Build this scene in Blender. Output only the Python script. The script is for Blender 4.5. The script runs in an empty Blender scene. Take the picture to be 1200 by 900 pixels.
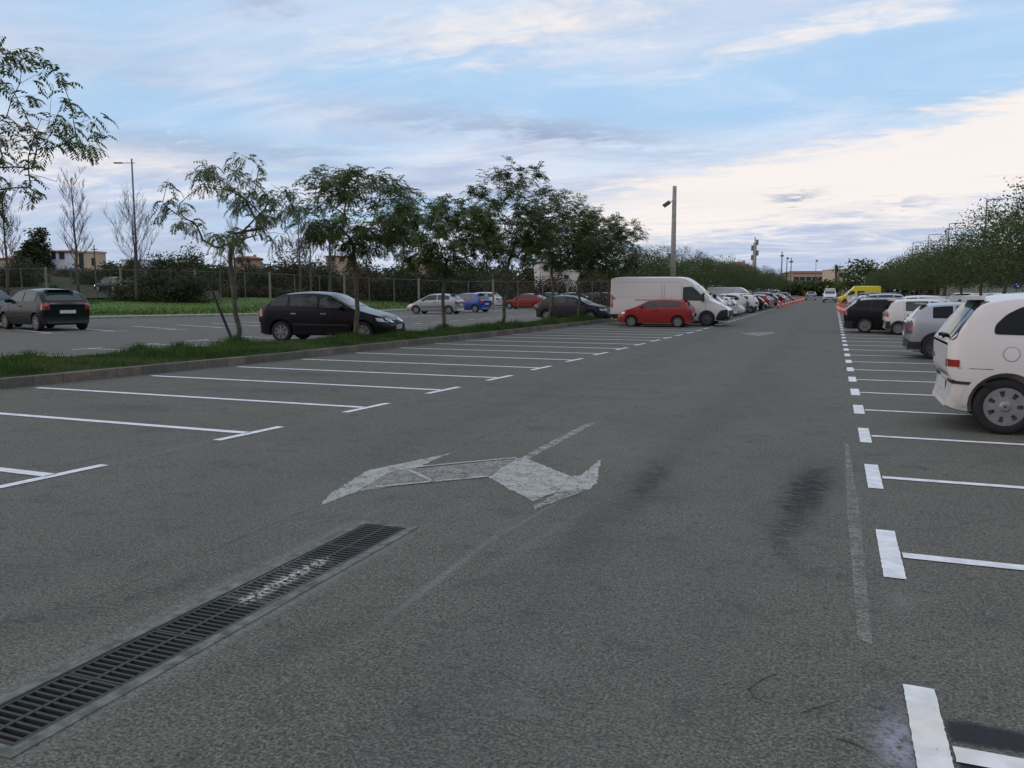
import bpy, bmesh, math, random
import numpy as np
from mathutils import Vector, Matrix
from mathutils.bvhtree import BVHTree
PI = math.pi
S = bpy.context.scene
COL = S.collection
# ------------------------------------------------------------------ camera geometry (survey of the photograph)
F = 970.0; CAMH = 1.6
TH = math.atan(109/F)
YAW = math.atan((378/F)/(math.cos(TH)+109/F*math.sin(TH)))
def ray(px, py):
    u = (px-600)/F; v = (py-450)/F
    f = math.cos(TH)-v*math.sin(TH); d = math.sin(TH)+v*math.cos(TH)
    return (u*math.cos(YAW)-f*math.sin(YAW), u*math.sin(YAW)+f*math.cos(YAW), -d)
def g(px, py, z=0.0):
    x, y, d = ray(px, py); s = (z-CAMH)/d
    return (x*s, y*s)
def dep(px, py, D):            # point at depth D along the camera's horizontal forward axis
    x, y, d = ray(px, py)
    f = -x*math.sin(YAW)+y*math.cos(YAW); s = D/f
    return (x*s, y*s, CAMH+d*s)
cam = bpy.data.cameras.new('camera'); camo = bpy.data.objects.new('camera', cam); COL.objects.link(camo)
cam.sensor_width = 36; cam.lens = F/1200*36; cam.clip_end = 6000; cam.clip_start = 0.05
camo.location = (0, 0, CAMH); camo.rotation_euler = (PI/2-TH, 0, YAW)
S.camera = camo
S.render.resolution_x = 1024; S.render.resolution_y = 768
S.view_settings.view_transform = 'Standard'; S.view_settings.look = 'None'
S.view_settings.exposure = 0.12; S.view_settings.gamma = 1

# ------------------------------------------------------------------ node helpers
def lin(c):
    r = []
    for v in c[:3]:
        v = v/255.0
        r.append(v/12.92 if v <= .04045 else ((v+.055)/1.055)**2.4)
    return (r[0], r[1], r[2], 1)
class NT:
    def __init__(s, tree): s.t = tree; s.n = tree.nodes; s.l = tree.links
    def node(s, typ, **kw):
        nd = s.n.new(typ)
        for k, v in kw.items():
            if k == 'ins':
                for a, b in v.items(): s.put(nd.inputs[a], b)
            else: setattr(nd, k, v)
        return nd
    def put(s, sock, v):
        if isinstance(v, bpy.types.NodeSocket): s.l.new(v, sock)
        elif isinstance(v, (tuple, list)) and sock.type == 'RGBA' and len(v) == 3: sock.default_value = (*v, 1)
        else: sock.default_value = v
    def m(s, op, a, b=0.0, c=0.0, clamp=False):
        nd = s.n.new('ShaderNodeMath'); nd.operation = op; nd.use_clamp = clamp
        s.put(nd.inputs[0], a); s.put(nd.inputs[1], b)
        if op in ('MULTIPLY_ADD', 'SMOOTH_MIN', 'COMPARE', 'WRAP'): s.put(nd.inputs[2], c)
        return nd.outputs[0]
    def mix(s, f, a, b, blend='MIX'):
        nd = s.n.new('ShaderNodeMix'); nd.data_type = 'RGBA'; nd.blend_type = blend
        s.put(nd.inputs[0], f); s.put(nd.inputs[6], a); s.put(nd.inputs[7], b)
        return nd.outputs[2]
    def noise(s, vec, scale, detail=3, rough=.5, dist=0.0):
        nd = s.n.new('ShaderNodeTexNoise'); nd.inputs['Scale'].default_value = scale
        nd.inputs['Detail'].default_value = detail; nd.inputs['Roughness'].default_value = rough
        nd.inputs['Distortion'].default_value = dist
        if vec is not None: s.l.new(vec, nd.inputs['Vector'])
        return nd.outputs['Fac']
    def ramp(s, f, a, b, lo=0.0, hi=1.0, smooth=True):
        nd = s.n.new('ShaderNodeMapRange'); nd.interpolation_type = 'SMOOTHSTEP' if smooth else 'LINEAR'
        s.put(nd.inputs[0], f); nd.inputs[1].default_value = a; nd.inputs[2].default_value = b
        nd.inputs[3].default_value = lo; nd.inputs[4].default_value = hi
        return nd.outputs[0]
    def mapping(s, vec, loc=(0, 0, 0), rot=(0, 0, 0), scale=(1, 1, 1)):
        nd = s.n.new('ShaderNodeMapping'); s.l.new(vec, nd.inputs[0])
        nd.inputs[1].default_value = loc; nd.inputs[2].default_value = rot; nd.inputs[3].default_value = scale
        return nd.outputs[0]
def newmat(name):
    m = bpy.data.materials.new(name); m.use_nodes = True
    t = NT(m.node_tree); b = t.n['Principled BSDF']
    return m, t, b
def pos(t): return t.node('ShaderNodeNewGeometry').outputs['Position']
def objc(t): return t.node('ShaderNodeTexCoord').outputs['Object']
def simple(name, col, rough=.6, metal=0.0, var=.15, scale=8.0, bump=0.0, spec=.5, coat=0.0):
    m, t, b = newmat(name)
    o = objc(t)
    n = t.noise(o, scale, 4, .6)
    f = t.ramp(n, .3, .7)
    c1 = tuple(v*(1-var) for v in col[:3]); c2 = tuple(min(1, v*(1+var)) for v in col[:3])
    t.put(b.inputs['Base Color'], t.mix(f, c1, c2))
    b.inputs['Roughness'].default_value = rough; b.inputs['Metallic'].default_value = metal
    b.inputs['Specular IOR Level'].default_value = spec; b.inputs['Coat Weight'].default_value = coat
    if bump:
        bn = t.node('ShaderNodeBump', ins={'Height': n}); bn.inputs['Distance'].default_value = bump
        t.l.new(bn.outputs[0], b.inputs['Normal'])
    return m

# ------------------------------------------------------------------ world
SUN_EL = math.radians(20); SUN_AZ = math.radians(218)      # direction to the sun, measured from +x anticlockwise
w = bpy.data.worlds.new('World'); S.world = w; w.cycles.sampling_method = 'MANUAL'; w.cycles.sample_map_resolution = 256; w.use_nodes = True
t = NT(w.node_tree); bg = t.n['Background']
SKYS = 0.12; NTR = (.92, .95, .90)
bg.inputs['Strength'].default_value = SKYS
sky = t.node('ShaderNodeTexSky'); sky.sky_type = 'NISHITA'; sky.sun_disc = False
sky.sun_elevation = SUN_EL; sky.sun_rotation = PI/2-SUN_AZ; sky.air_density = 1.0; sky.dust_density = 1.5; sky.ozone_density = 1.5
dirv = t.node('ShaderNodeTexCoord').outputs['Generated']
def dotc(v):
    nd = t.node('ShaderNodeVectorMath', operation='DOT_PRODUCT'); t.l.new(dirv, nd.inputs[0]); nd.inputs[1].default_value = v
    return nd.outputs['Value']
def skyvec(px, py): return Vector(ray(px, py)).normalized()
def skyblob(px, py, rx, ry, slope=0.0, jitter=None):
    c = skyvec(px, py)
    hz = c.cross(Vector((0, 0, 1))).normalized(); up = hz.cross(c).normalized(); a = math.radians(slope)
    h2 = hz*math.cos(a)+up*math.sin(a); u2 = up*math.cos(a)-hz*math.sin(a)
    M_ = Matrix((h2, c, u2)).transposed()
    nd = t.n.new('ShaderNodeMapping'); nd.vector_type = 'TEXTURE'
    t.l.new(jitter if jitter is not None else dirv, nd.inputs[0])
    nd.inputs[1].default_value = c; nd.inputs[2].default_value = M_.to_euler('XYZ'); nd.inputs[3].default_value = (rx/F, .8, ry/F)
    d = t.node('ShaderNodeVectorMath', operation='DOT_PRODUCT', ins={0: nd.outputs[0], 1: nd.outputs[0]}).outputs['Value']
    return t.m('POWER', .3679, d)
sx = t.node('ShaderNodeSeparateXYZ'); t.l.new(dirv, sx.inputs[0])
zc = t.m('MAXIMUM', sx.outputs[2], 0.0)
den = t.m('ADD', zc, 0.10)
cv = t.node('ShaderNodeCombineXYZ', ins={0: t.m('DIVIDE', sx.outputs[0], den), 1: t.m('DIVIDE', sx.outputs[1], den), 2: 0.0}).outputs[0]
p1 = t.mapping(cv, rot=(0, 0, -YAW+math.radians(8)), scale=(.55, 1.5, 1))
n1 = t.noise(p1, 1.1, 5, .58, .6)
n2 = t.noise(t.mapping(cv, loc=(7, 3, 0), rot=(0, 0, -YAW-math.radians(6)), scale=(.8, 1.7, 1)), 1.2, 5, .55, 1.2)
n3 = t.noise(t.mapping(cv, loc=(2, 9, 0), scale=(1.5, 2.2, 1)), 4.0, 4, .6, .5)
def shiftdir(f, k):
    cz = t.node('ShaderNodeCombineXYZ', ins={2: t.m('MULTIPLY', t.m('SUBTRACT', f, .5), k)}).outputs[0]
    return t.node('ShaderNodeVectorMath', operation='ADD', ins={0: dirv, 1: cz}).outputs[0]
jit = shiftdir(n3, .05); jit2 = shiftdir(n2, .10)
def C(c, k=1.0):
    l = lin(c); return tuple(v*k/SKYS for v in l[:3])
clear = t.mix(.92, t.mix(0.0, sky.outputs[0], (0, 0, 0)), C((158, 200, 234), 1.0))
gray = t.mix(t.ramp(n2, .32, .66), C((178, 189, 213)), C((210, 217, 230)))
el = t.ramp(zc, 0.0, .34)
gray = t.mix(t.m('MULTIPLY', el, .55), gray, C((190, 204, 226)))
blue = skyblob(900, 100, 240, 60, 10, jit)
for b_ in (skyblob(560, 110, 320, 42, -4, jit), skyblob(160, 130, 170, 45, 0, jit), skyblob(1130, 70, 160, 60, 12, jit), skyblob(430, 250, 300, 16, 0, jit2), skyblob(1200, 150, 120, 18, 14, jit), skyblob(-250, -650, 650, 480, 0, jit)):  # last patch: blue added outside the view for car glass to reflect
    blue = t.m('MAXIMUM', blue, b_)
blue = t.m('ADD', t.m('MULTIPLY', blue, 1.0), t.m('MULTIPLY', t.m('SUBTRACT', n1, .5), -1.5), clamp=True)
blue = t.ramp(blue, .12, .85)
col = t.mix(t.m('MULTIPLY', blue, .72), gray, clear)
# bright creamy band low on the right, lit from the side of the set sun
cream = t.m('MAXIMUM', skyblob(1020, 205, 330, 38, 7, jit2), skyblob(1180, 155, 170, 28, 14, jit2))
cream = t.m('MULTIPLY', cream, 1.5, 0, True)
cream = t.m('MAXIMUM', cream, t.m('MULTIPLY', skyblob(600, 25, 190, 34, 5, jit2), .55))
cream = t.m('MAXIMUM', cream, t.m('MULTIPLY', skyblob(980, 30, 150, 14, 8, jit2), .6))
cream = t.m('MAXIMUM', cream, t.m('MULTIPLY', skyblob(60, 185, 260, 26, 0, jit2), .55))
cream = t.m('MAXIMUM', cream, t.m('MULTIPLY', skyblob(830, 262, 400, 22, 2, jit2), .75))
cream = t.m('MAXIMUM', cream, t.m('MULTIPLY', skyblob(1110, 265, 120, 14, 0, jit2), .8))
cream = t.ramp(t.m('ADD', cream, t.m('MULTIPLY', t.m('SUBTRACT', n3, .5), 1.1)), .08, .85)
col = t.mix(t.m('MULTIPLY', cream, .95), col, C((238, 230, 224), 1.0))
dark = t.m('MAXIMUM', skyblob(640, 152, 150, 11, -6, jit), t.m('MULTIPLY', skyblob(260, 175, 200, 14, -3, jit), .7))
for b_ in ((315, 5, 34, 12, 0, .8), (500, 135, 130, 16, -5, .55), (100, 70, 160, 30, 0, .35), (930, 230, 26, 4.5, 2, .95), (1060, 237, 30, 3, 0, .7), (450, 215, 260, 10, -2, .5),
           (800, 292, 240, 12, 0, .55), (1060, 302, 200, 14, 4, .5), (120, 275, 260, 30, 0, .5), (1150, 255, 120, 7, 3, .3)):
    dark = t.m('MAXIMUM', dark, t.m('MULTIPLY', skyblob(b_[0], b_[1], b_[2], b_[3], b_[4], jit), b_[5]))
dark = t.m('MULTIPLY', dark, t.ramp(n3, .25, .6, .4, 1.0))
col = t.mix(t.m('MULTIPLY', dark, .9), col, C((150, 166, 192)))
hor = t.ramp(sx.outputs[2], 0.0, .075, 1.0, 0.0)
col = t.mix(t.m('MULTIPLY', hor, .55), col, C((172, 187, 212)))
# fine wisps
ww = t.ramp(n2, .45, .75)
col = t.mix(t.m('MULTIPLY', ww, .18), col, C((236, 236, 240)))
# behind the camera: brighter, warm western sky
back = t.m('MAXIMUM', dotc((math.cos(SUN_AZ), math.sin(SUN_AZ), 0.25)), 0.0)
back = t.m('POWER', back, 2.0)
col = t.mix(t.m('MULTIPLY', back, .35), col, C((255, 220, 196), 1.1))
# dark bank added low in the unseen sky behind, to darken car reflections
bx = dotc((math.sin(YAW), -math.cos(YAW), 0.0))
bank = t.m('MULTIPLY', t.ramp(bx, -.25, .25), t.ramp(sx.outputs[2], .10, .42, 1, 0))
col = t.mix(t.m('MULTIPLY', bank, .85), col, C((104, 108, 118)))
col = t.mix(1.0, col, (1.05, 1.05, 1.06), 'MULTIPLY')
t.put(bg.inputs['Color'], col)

sl = bpy.data.lights.new('sun', 'SUN'); slo = bpy.data.objects.new('sun', sl); COL.objects.link(slo)
sl.energy = .5; sl.angle = math.radians(40); sl.color = (1.0, .86, .74)
sd = Vector((math.cos(SUN_AZ)*math.cos(SUN_EL), math.sin(SUN_AZ)*math.cos(SUN_EL), math.sin(SUN_EL)))
slo.rotation_euler = sd.to_track_quat('Z', 'Y').to_euler(); slo.location = (0, -20, 30)

# ------------------------------------------------------------------ object helpers
def obj(name, me, mats=(), parent=None, loc=(0, 0, 0), rotz=0.0):
    o = bpy.data.objects.new(name, me); COL.objects.link(o)
    if me is not None:
        for m_ in (mats if isinstance(mats, (list, tuple)) else [mats]): me.materials.append(m_)
    o.location = loc; o.rotation_euler = (0, 0, rotz)
    if parent is not None: o.parent = parent
    return o
def tag(o, label, cat, group=None):
    o['label'] = label; o['category'] = cat
    if group: o['group'] = group
    return o
def struct(o, kind='structure'): o['kind'] = kind; return o
def empty(name, loc=(0, 0, 0), rotz=0.0): return obj(name, None, (), None, loc, rotz)
def copy_tree(o, parent=None):
    c = o.copy(); COL.objects.link(c); c.parent = parent
    for ch in o.children: copy_tree(ch, c)
    return c
def mesh(name, v, f, smooth=False, mi=None):
    me = bpy.data.meshes.new(name); me.from_pydata([tuple(a) for a in v], [], [tuple(a) for a in f]); me.update()
    if smooth: me.polygons.foreach_set('use_smooth', [True]*len(me.polygons))
    if mi is not None: me.polygons.foreach_set('material_index', mi)
    return me
class MB:
    def __init__(s): s.v = []; s.f = []; s.mi = []; s.cur = 0
    def add(s, v, f):
        k = len(s.v); s.v += [tuple(a) for a in v]; s.f += [tuple(i+k for i in a) for a in f]; s.mi += [s.cur]*len(f)
    def box(s, x0, x1, y0, y1, z0, z1, M=None):
        v = [(x0, y0, z0), (x1, y0, z0), (x1, y1, z0), (x0, y1, z0), (x0, y0, z1), (x1, y0, z1), (x1, y1, z1), (x0, y1, z1)]
        if M is not None: v = [M @ Vector(a) for a in v]
        s.add(v, [(0, 3, 2, 1), (4, 5, 6, 7), (0, 1, 5, 4), (1, 2, 6, 5), (2, 3, 7, 6), (3, 0, 4, 7)])
    def tube(s, pts, rs, n=6, caps=True):
        pts = [Vector(p) for p in pts]; rings = []
        for i, p in enumerate(pts):
            d = (pts[min(i+1, len(pts)-1)]-pts[max(i-1, 0)])
            if d.length < 1e-6: d = Vector((0, 0, 1))
            d.normalize()
            a = d.cross(Vector((0.31, .95, 0.02)));
            if a.length < .05: a = d.cross(Vector((1, 0, 0)))
            a.normalize(); b = d.cross(a)
            r = rs[i] if isinstance(rs, (list, tuple)) else rs
            rings.append([p+(a*math.cos(2*PI*k/n)+b*math.sin(2*PI*k/n))*r for k in range(n)])
        v = [q for r_ in rings for q in r_]; f = []
        for i in range(len(pts)-1):
            for k in range(n):
                f.append((i*n+k, i*n+(k+1) % n, (i+1)*n+(k+1) % n, (i+1)*n+k))
        if caps: f.append(tuple(range(n-1, -1, -1))); f.append(tuple((len(pts)-1)*n+k for k in range(n)))
        s.add(v, f)
    def lathe(s, prof, n=24, M=None, close=False):     # prof (r, z) about z
        v = []; f = []
        for (r, z) in prof:
            for k in range(n): v.append(Vector((r*math.cos(2*PI*k/n), r*math.sin(2*PI*k/n), z)))
        if M is not None: v = [M @ a for a in v]
        for i in range(len(prof)-1):
            for k in range(n): f.append((i*n+k, i*n+(k+1) % n, (i+1)*n+(k+1) % n, (i+1)*n+k))
        s.add(v, f)
    def prism(s, poly, z0, z1, M=None):
        n = len(poly); v = [Vector((p[0], p[1], z0)) for p in poly]+[Vector((p[0], p[1], z1)) for p in poly]
        if M is not None: v = [M @ a for a in v]
        s.add(v, [tuple(range(n-1, -1, -1)), tuple(range(n, 2*n))]+[(i, (i+1) % n, n+(i+1) % n, n+i) for i in range(n)])
    def quad(s, pts): s.add(pts, [tuple(range(len(pts)))])
    def mesh(s, name, smooth=False): return mesh(name, s.v, s.f, smooth, s.mi)
    def obj(s, name, mats, parent=None, smooth=False, **k): return obj(name, s.mesh(name, smooth), mats, parent, **k)

# ------------------------------------------------------------------ ground materials
def ell(t, P, x0, y0, a, b, ang=0.0, jitter=None):
    nd = t.n.new('ShaderNodeMapping'); nd.vector_type = 'TEXTURE'; t.l.new(P, nd.inputs[0])
    nd.inputs[1].default_value = (x0, y0, 0); nd.inputs[2].default_value = (0, 0, ang); nd.inputs[3].default_value = (a, b, 100)
    v = nd.outputs[0]
    if jitter is not None: v = t.node('ShaderNodeVectorMath', operation='ADD', ins={0: v, 1: jitter}).outputs[0]
    d = t.node('ShaderNodeVectorMath', operation='DOT_PRODUCT', ins={0: v, 1: v}).outputs['Value']
    return t.m('EXPONENT', t.m('MULTIPLY', d, -1.0))
def asphalt():
    m, t, b = newmat('asphalt'); P = pos(t)
    fine = t.noise(P, 70, 3, .75); mid = t.noise(P, 22, 4, .65); big = t.noise(P, .7, 7, .66, .4); huge = t.noise(P, .12, 3, .5)
    c = t.mix(t.ramp(big, .35, .65), (.083, .079, .056), (.140, .133, .098))
    c = t.mix(t.m('MULTIPLY', t.ramp(huge, .35, .65), .4), c, (.140, .128, .090))
    c = t.mix(t.ramp(fine, .35, .68), t.mix(.72, c, (.020, .020, .019)), t.mix(.62, c, (.30, .285, .235)))
    c = t.mix(t.m('MULTIPLY', t.ramp(mid, .45, .75), .5), c, (.046, .05, .046))
    vo = t.node('ShaderNodeTexVoronoi'); vo.inputs['Scale'].default_value = 36; t.l.new(P, vo.inputs['Vector'])
    sp = t.m('MULTIPLY', t.ramp(vo.outputs['Distance'], .10, .16, 1, 0), t.m('GREATER_THAN', t.node('ShaderNodeSeparateColor', ins={0: vo.outputs['Color']}).outputs[0], .90))
    c = t.mix(t.m('MULTIPLY', sp, .75), c, (.34, .34, .31))
    sp2 = t.m('MULTIPLY', t.ramp(vo.outputs['Distance'], .12, .2, 1, 0), t.m('LESS_THAN', t.node('ShaderNodeSeparateColor', ins={0: vo.outputs['Color']}).outputs[1], .12))
    c = t.mix(t.m('MULTIPLY', sp2, .8), c, (.015, .015, .016))
    co = t.noise(P, 30, 2, .8)
    c = t.mix(t.m('MULTIPLY', t.ramp(co, .56, .70), .7), c, (.026, .026, .023)); c = t.mix(t.m('MULTIPLY', t.ramp(co, .42, .30), .5), c, (.24, .235, .20))
    bl = t.noise(P, 3.2, 6, .75, .6)
    c = t.mix(t.m('MULTIPLY', t.ramp(bl, .52, .68), .42), c, (.042, .042, .037)); c = t.mix(t.m('MULTIPLY', t.ramp(bl, .46, .32), .3), c, (.165, .16, .135))
    jn = t.m('SUBTRACT', t.noise(P, 5, 5, .7), .5)
    streak = t.noise(t.mapping(P, scale=(1, 7, 1)), 6, 5, .7)
    # long wheel-polished bands along the lane (real wear, follows the lane)
    s_ = t.node('ShaderNodeSeparateXYZ'); t.l.new(P, s_.inputs[0])
    for xc, wd, k, cc in ((-1.35, .30, .30, (.05, .052, .052)), (-4.2, .35, .25, (.052, .054, .054)), (-.6, .5, .18, (.10, .10, .093))):
        xx = t.m('DIVIDE', t.m('ADD', t.m('SUBTRACT', s_.outputs[0], xc), t.m('MULTIPLY', t.m('SUBTRACT', big, .5), .8)), wd)
        f = t.m('EXPONENT', t.m('MULTIPLY', t.m('MULTIPLY', xx, xx), -1))
        c = t.mix(t.m('MULTIPLY', t.m('MULTIPLY', f, k), t.ramp(mid, .3, .7, .4, 1)), c, cc)
    for (ax, v0, wv, k) in ((0, -3.55, .012, .5), (0, -6.55, .02, .35), (1, 13.1, .02, .35), (1, 31.0, .04, .3)):
        dd = t.m('ABSOLUTE', t.m('ADD', t.m('SUBTRACT', s_.outputs[ax], v0), t.m('MULTIPLY', t.m('SUBTRACT', mid, .5), .05)))
        c = t.mix(t.m('MULTIPLY', t.m('MULTIPLY', t.ramp(dd, wv, wv*2.2, 1, 0), k), t.ramp(bl, .4, .5, 1, .2)), c, (.03, .03, .028))
    # stains and scuffs: dark oily patch, trails
    for (x0, y0, a_, b_, an, k) in ((-.14, 7.0, .15, .85, -.08, 1.9), (-.20, 6.0, .10, .5, -.1, .8), (-.25, 5.4, .07, .5, .25, .45), (-1.40, 6.9, .12, .9, .05, .9), (1.9, 4.1, .5, .18, .1, .5), (2.4, 11.0, 1.2, .5, 0, .5), (2.6, 8.8, .9, .3, 0, .4), (-8.6, 10.9, .8, .35, .1, .45), (-8.9, 8.6, .7, .3, .1, .4), (-9.2, 13.4, .9, .3, 0, .4), (-7.2, 15.5, .5, .3, 0, .35), (-9.5, 17.5, .8, .3, 0, .4), (-1.5, 5.2, .12, .7, .12, .35),
                                    (-3.35, 3.2, .09, .55, -.25, .45), (-3.7, 2.6, .09, .5, -.3, .5), (-2.2, 3.0, .12, .5, -.35, .35), (-3.0, 9.0, .25, .12, .3, .3), (-4.6, 12, .5, .2, 0, .25), (-.9, 14, .3, 1.5, 0, .25)):
        e = ell(t, P, x0, y0, a_, b_, an, t.m('MULTIPLY', jn, 1.6))
        c = t.mix(t.m('MULTIPLY', t.m('MULTIPLY', e, k), t.ramp(streak, .40, .56, .12, 1.0), 0, True), c, (.018, .018, .017))
    # pale scraped traces
    for (x0, y0, a_, b_, an, k) in ((-2.0, 4.15, .025, .75, .02, .55), (-1.72, 5.0, .03, .9, -.10, .22), (-1.95, 5.4, .015, .5, -.1, .5), (-6.2, 6.6, .05, 1.5, 0, .2), (-3.06, 3.6, .035, 1.6, 0, .45), (-2.55, 3.2, .03, 1.5, 0, .45), (-2.4, 8.2, .8, 1.2, .3, .12), (-3.8, 5.5, .6, 1.0, 0, .12), (.38, 4.6, .06, .18, 0, .28), (-5.75, 11.3, .06, 3.5, -.05, .12), (-1.1, 3.2, .12, .1, 0, .2)):
        e = ell(t, P, x0, y0, a_, b_, an, t.m('MULTIPLY', jn, 1.0))
        c = t.mix(t.m('MULTIPLY', t.m('MULTIPLY', e, k), t.ramp(mid, .4, .65, .2, 1.0)), c, (.30, .30, .28))
    # black masking paint beside the newest stall line, overspray
    for (x0, x1, y0, y1) in ((.45, 2.6, 3.17, 3.34), (.46, 2.6, 2.93, 3.07)):
        fx = t.ramp(t.m('ADD', s_.outputs[0], t.m('MULTIPLY', jn, .04)), x0-.01, x0+.015)
        fy = t.m('MULTIPLY', t.ramp(t.m('ADD', s_.outputs[1], t.m('MULTIPLY', jn, .09)), y0-.02, y0+.03), t.ramp(t.m('ADD', s_.outputs[1], t.m('MULTIPLY', jn, .09)), y1-.03, y1+.03, 1, 0))
        c = t.mix(t.m('MULTIPLY', t.m('MULTIPLY', fx, fy), .9), c, (.012, .014, .019))
    e = ell(t, P, .27, 3.1, .07, .25, 0, jn)
    c = t.mix(t.m('MULTIPLY', t.m('MULTIPLY', e, .75), t.ramp(mid, .35, .6)), c, (.38, .40, .47))
    e = ell(t, P, .24, 3.35, .05, .12, 0, jn)
    c = t.mix(t.m('MULTIPLY', t.m('MULTIPLY', e, .7), t.ramp(mid, .4, .6)), c, (.02, .022, .03))
    # cracks
    vc = t.node('ShaderNodeTexVoronoi'); vc.feature = 'DISTANCE_TO_EDGE'; vc.inputs['Scale'].default_value = .33
    t.l.new(t.node('ShaderNodeVectorMath', operation='ADD', ins={0: P, 1: t.node('ShaderNodeTexNoise', ins={'Vector': P, 'Scale': 2.0, 'Detail': 5.0}).outputs['Color']}).outputs[0], vc.inputs['Vector'])
    ck = t.m('MULTIPLY', t.ramp(vc.outputs['Distance'], 0.0, .004, 1, 0), t.ramp(t.noise(P, .35, 2), .52, .6))
    c = t.mix(t.m('MULTIPLY', ck, .65), c, (.02, .02, .021))
    t.put(b.inputs['Base Color'], c)
    t.put(b.inputs['Roughness'], t.ramp(fine, .3, .7, .78, .95)); b.inputs['Specular IOR Level'].default_value = .32
    h = t.m('ADD', t.m('MULTIPLY', fine, .6), t.m('MULTIPLY', mid, .5))
    bn = t.node('ShaderNodeBump', ins={'Height': h}); bn.inputs['Distance'].default_value = .008; bn.inputs['Strength'].default_value = 1.0
    t.l.new(bn.outputs[0], b.inputs['Normal'])
    return m
def paint(name, col, wear_lo, wear_hi, maxa=1.0, scale=60, tint=None):
    m, t, b = newmat(name); P = pos(t)
    n = t.m('ADD', t.m('MULTIPLY', t.noise(P, scale, 4, .7), .6), t.m('MULTIPLY', t.noise(P, 7, 5, .7), .4))
    a = t.m('MULTIPLY', t.ramp(n, wear_lo, wear_hi), maxa)
    c = t.mix(t.ramp(t.noise(P, 9, 3), .35, .65), col, tuple(v*.80 for v in col))
    if tint is not None:
        c = t.mix(t.m('MULTIPLY', ell(t, P, .40, 3.25, .3, .22), .5), c, tint)
    t.put(b.inputs['Base Color'], c); b.inputs['Roughness'].default_value = .7
    t.put(b.inputs['Alpha'], a)
    bn = t.node('ShaderNodeBump', ins={'Height': t.noise(P, 95, 2, .6)}); bn.inputs['Distance'].default_value = .004; t.l.new(bn.outputs[0], b.inputs['Normal'])
    return m
M_ASPH = asphalt()
M_WHITE = paint('fresh_white_paint', (.84, .84, .84), .26, .40, 1.0, 70, (.74, .66, .5))
M_HALO = paint('overspray_paint', (.42, .44, .46), .50, .72, .40, 90)
M_WORN = paint('worn_white_paint', (.46, .46, .41), .34, .52, .92, 38)
M_WORN2 = paint('faded_white_paint', (.45, .45, .42), .38, .60, .85, 40)
M_WORNDK = paint('faded_grey_paint', (.42, .41, .36), .34, .60, .75, 40)
M_OLD = paint('old_beige_line_paint', (.34, .32, .27), .38, .62, .8, 50)
M_CONC = simple('concrete', (.24, .25, .23), .9, var=.25, scale=9, bump=.004)
M_KERB = None
def kerbmat():
    m, t, b = newmat('kerb_stone'); P = pos(t)
    s_ = t.node('ShaderNodeSeparateXYZ'); t.l.new(P, s_.inputs[0])
    n = t.noise(P, 5, 5, .65); n2_ = t.noise(P, .9, 2)
    u = t.m('FRACT', t.m('MULTIPLY', t.m('ADD', s_.outputs[1], t.m('MULTIPLY', s_.outputs[0], -.35)), 2.0))
    joint = t.ramp(t.m('ABSOLUTE', t.m('SUBTRACT', u, .5)), .475, .5)
    blk = t.node('ShaderNodeTexWhiteNoise'); blk.noise_dimensions = '1D'
    t.l.new(t.m('FLOOR', t.m('MULTIPLY', t.m('ADD', s_.outputs[1], t.m('MULTIPLY', s_.outputs[0], -.35)), 2.0)), blk.inputs['W'])
    c = t.mix(blk.outputs['Value'], (.12, .105, .085), (.24, .19, .14))
    c = t.mix(t.ramp(n, .35, .7), t.mix(.5, c, (.06, .06, .055)), c)
    c = t.mix(t.m('MULTIPLY', joint, .8), c, (.04, .04, .035))
    t.put(b.inputs['Base Color'], c); b.inputs['Roughness'].default_value = .9
    bn = t.node('ShaderNodeBump', ins={'Height': n}); bn.inputs['Distance'].default_value = .01; t.l.new(bn.outputs[0], b.inputs['Normal'])
    return m
M_KERB = kerbmat()
def grassmat(name, c1, c2, c3, sc=1.0):
    m, t, b = newmat(name); P = pos(t)
    a = t.noise(P, .25*sc, 5, .65); f = t.noise(P, 9*sc, 4, .7)
    c = t.mix(t.ramp(a, .35, .65), c1, c2); c = t.mix(t.ramp(f, .4, .75), c, c3)
    t.put(b.inputs['Base Color'], c); b.inputs['Roughness'].default_value = .9; b.inputs['Specular IOR Level'].default_value = .2
    bn = t.node('ShaderNodeBump', ins={'Height': f}); bn.inputs['Distance'].default_value = .08; t.l.new(bn.outputs[0], b.inputs['Normal'])
    return m
M_GRASSF = grassmat('grass_field', (.075, .150, .024), (.12, .19, .034), (.055, .105, .018))
M_SOIL = grassmat('island_soil', (.07, .075, .035), (.055, .09, .025), (.10, .08, .05), 3)
M_SCRUB = grassmat('scrub_ground', (.036, .044, .018), (.055, .045, .022), (.024, .030, .012), .6)
M_BLADE = None
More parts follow.
